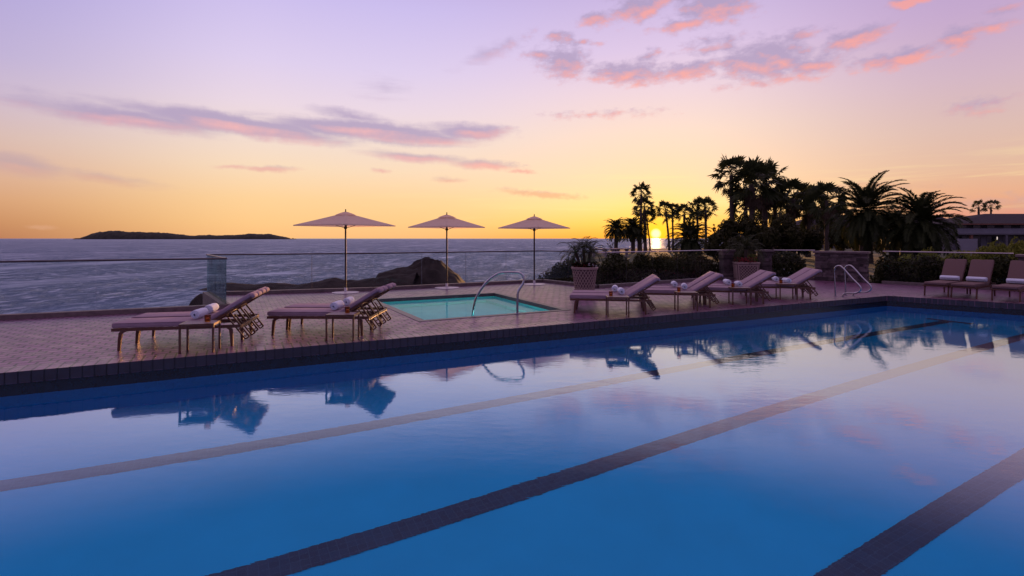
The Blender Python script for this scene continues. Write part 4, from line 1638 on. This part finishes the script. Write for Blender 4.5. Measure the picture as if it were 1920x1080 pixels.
for i in range(240):
    a, q = rng.uniform(0, 6.28), .42 * sqrt(rng.random())
    x, y, z = cos(a) * q, sin(a) * q * .9, .73 + rng.uniform(0, .16)
    tgt = (fl if (x < .08 or rng.random() < .3) else wf) if rng.random() < .55 else lv
    s_ = .022 if tgt is not lv else .04
    for t_ in range(3):
        d = Vector((rng.gauss(0, 1), rng.gauss(0, 1), rng.gauss(0, 1))).normalized()
        e = d.orthogonal().normalized() * s_
        g_ = d.cross(e)
        c = Vector((x, y, z))
        tgt.add([c - e, c - g_, c + e, c + g_], [(0, 1, 2, 3)])
fl.build('red_flowers', 'redflower', pr)
wf.build('white_flowers', 'whiteflower', pr)
lv.build('bedding_leaves', 'leaf', pr)

pr = thing('potted_palm', 'dark palm in the square lattice pot between the two stone pillars', 'potted plant', (px(1397, 21.7), 21.7, 0), R(-8))
pot(4, .50, .62, .74, pr, pi / 4)
stm_, crn, fl = MB(), MB(), MB()
stm_.tube([(0, 0, .70), (.03, 0, 1.0), (.05, 0, 1.25)], [.08, .07, .08], 8)
for i in range(46):
    f_ = (i + .5) / 46
    frond_pinnate(crn, (.05, 0, 1.25), i * 2.4 + rng.uniform(-.3, .3), R(84 - 110 * f_) + rng.uniform(-.15, .15), .95 * rng.uniform(.8, 1.15), rng, .26, 24, 1.2, .016, .3)
for i in range(160):
    a, q = rng.uniform(0, 6.28), .46 * sqrt(rng.random())
    c = Vector((cos(a) * q, sin(a) * q, .73 + rng.uniform(0, .2)))
    d = Vector((rng.gauss(0, 1), rng.gauss(0, 1), rng.gauss(0, 1))).normalized()
    e = d.orthogonal().normalized() * .035
    g_ = d.cross(e)
    fl.add([c - e, c - g_, c + e, c + g_], [(0, 1, 2, 3)])
stm_.build('stem', 'trunk', pr, smooth='all')
crn.build('fronds', 'palmleaf', pr)
fl.build('bedding_flowers', 'redflower', pr)


# ------------------------------------------------------------------ stone tables on the point
def stone_table(label, x, y, w_=1.5):
    root = thing('stone_table', label, 'table', (x, y, -.1), 0, 'stone tables on the point')
    b_ = MB()
    b_.rbox(-w_ / 2, w_ / 2, -.45, .45, .70, .80, .02, 2)
    b_.build('tabletop', 'tabletop', root)
    b_ = MB()
    for sx in ((-1, 1) if w_ > 1 else (0,)):
        b_.lathe([(.22, 0), (.16, .1), (.14, .5), (.24, .69)], 12) if sx == 0 else b_.box(sx * w_ * .3 - .12, sx * w_ * .3 + .12, -.3, .3, 0, .699)
    b_.build('pedestal', 'tabletop', root)


stone_table('long stone table at the left end of the point', px(1124, 52), 52, 1.9)
stone_table('stone table on pedestals beside the bare sapling', px(1141, 53), 53, 1.5)
stone_table('small stone pedestal table between the two left feather palms', px(1175, 54), 54, .8)
stone_table('small stone pedestal table left of the first feather palm trunk', px(1159, 54), 54, .7)


# ------------------------------------------------------------------ long low building on the right
def building():
    root = thing('resort_building', 'long low two storey building with dark hip roof behind the palms', 'building', (62, 84, -.1))
    def bx(name, m_, boxes, par=root):
        q = MB()
        for e in boxes: q.box(*e)
        return q.build(name, m_, par)
    # local x to the right, y away; front faces -y
    bx('wall', 'wallm', [(7.5, 40, 0, 12, 0, 4.09)])
    bx('parapet', 'parapet', [(7.2, 40.2, -1.3, -1.15, 2.55, 3.35), (7.2, 7.35, -1.15, -.005, 2.55, 3.35)])
    bx('balcony_floor', 'wallm', [(7.2, 40.2, -1.32, -.004, 2.35, 2.548)])
    bx('lower_wall', 'parapet', [(4.6, 7.4, -4.5, -4.2, 0, 1.75)])
    for x in (9.2, 14.6, 20, 26, 32):
        bx('post', 'redwall' if x < 10 else 'wallm', [(x, x + .35, -1.25, -.9, 0, 2.345)])
    for i, x in enumerate((8.4, 10.6, 12.8, 15.4, 18, 21, 24)):
        f = bx('window', 'wallm', [(x - .08, x, -.06, .05, 3.37, 4.0), (x + 1.2, x + 1.28, -.06, .05, 3.37, 4.0)])
        bx('pane', 'litwin' if i in (99,) else 'darkglass', [(x, x + 1.2, -.03, -.004, 3.37, 4.0)], f)
        f = bx('window', 'wallm', [(x - .08, x, -.06, .05, .3, 2.2), (x + 1.2, x + 1.28, -.06, .05, .3, 2.2), (x, x + 1.2, -.06, .05, 2.1, 2.2)])
        bx('pane', 'darkglass', [(x, x + 1.2, -.03, -.004, .3, 2.1)], f)
    f = bx('window', 'wallm', [(14.2, 14.28, -.06, .05, 1.2, 2.25)])
    bx('lit_pane', 'litwin', [(14.3, 14.46, -.04, -.005, 1.55, 2.05)], f)
    q = MB()
    # main hip roof and a lower one to the left
    q.add([(6.6, -1.9, 4.1), (41, -1.9, 4.1), (41, 13.5, 4.1), (6.6, 13.5, 4.1), (17.6, 5.8, 5.95), (38, 5.8, 5.95)],
          [(0, 1, 5, 4), (1, 2, 5), (2, 3, 4, 5), (3, 0, 4), (3, 2, 1, 0)])
    q.add([(-9, 14, 4.0), (23, 14, 4.0), (23, 24, 4.0), (-9, 24, 4.0), (-3, 19, 6.35), (19.5, 19, 6.35)],
          [(0, 1, 5, 4), (1, 2, 5), (2, 3, 4, 5), (3, 0, 4), (3, 2, 1, 0)])
    q.build('roof', 'roofm', root)
    bx('wall', 'wallm', [(-8, 22, 15, 23, 0, 3.99)])
    bx('fascia', 'redwall', [(6.6, 41, -1.92, -1.8, 3.9, 4.09)])
    bx('lamp', 'litwarm', [(3.0, 3.4, 14.7, 14.9, 3.0, 3.2), (4.2, 4.6, 14.7, 14.9, 3.1, 3.3)])


building()
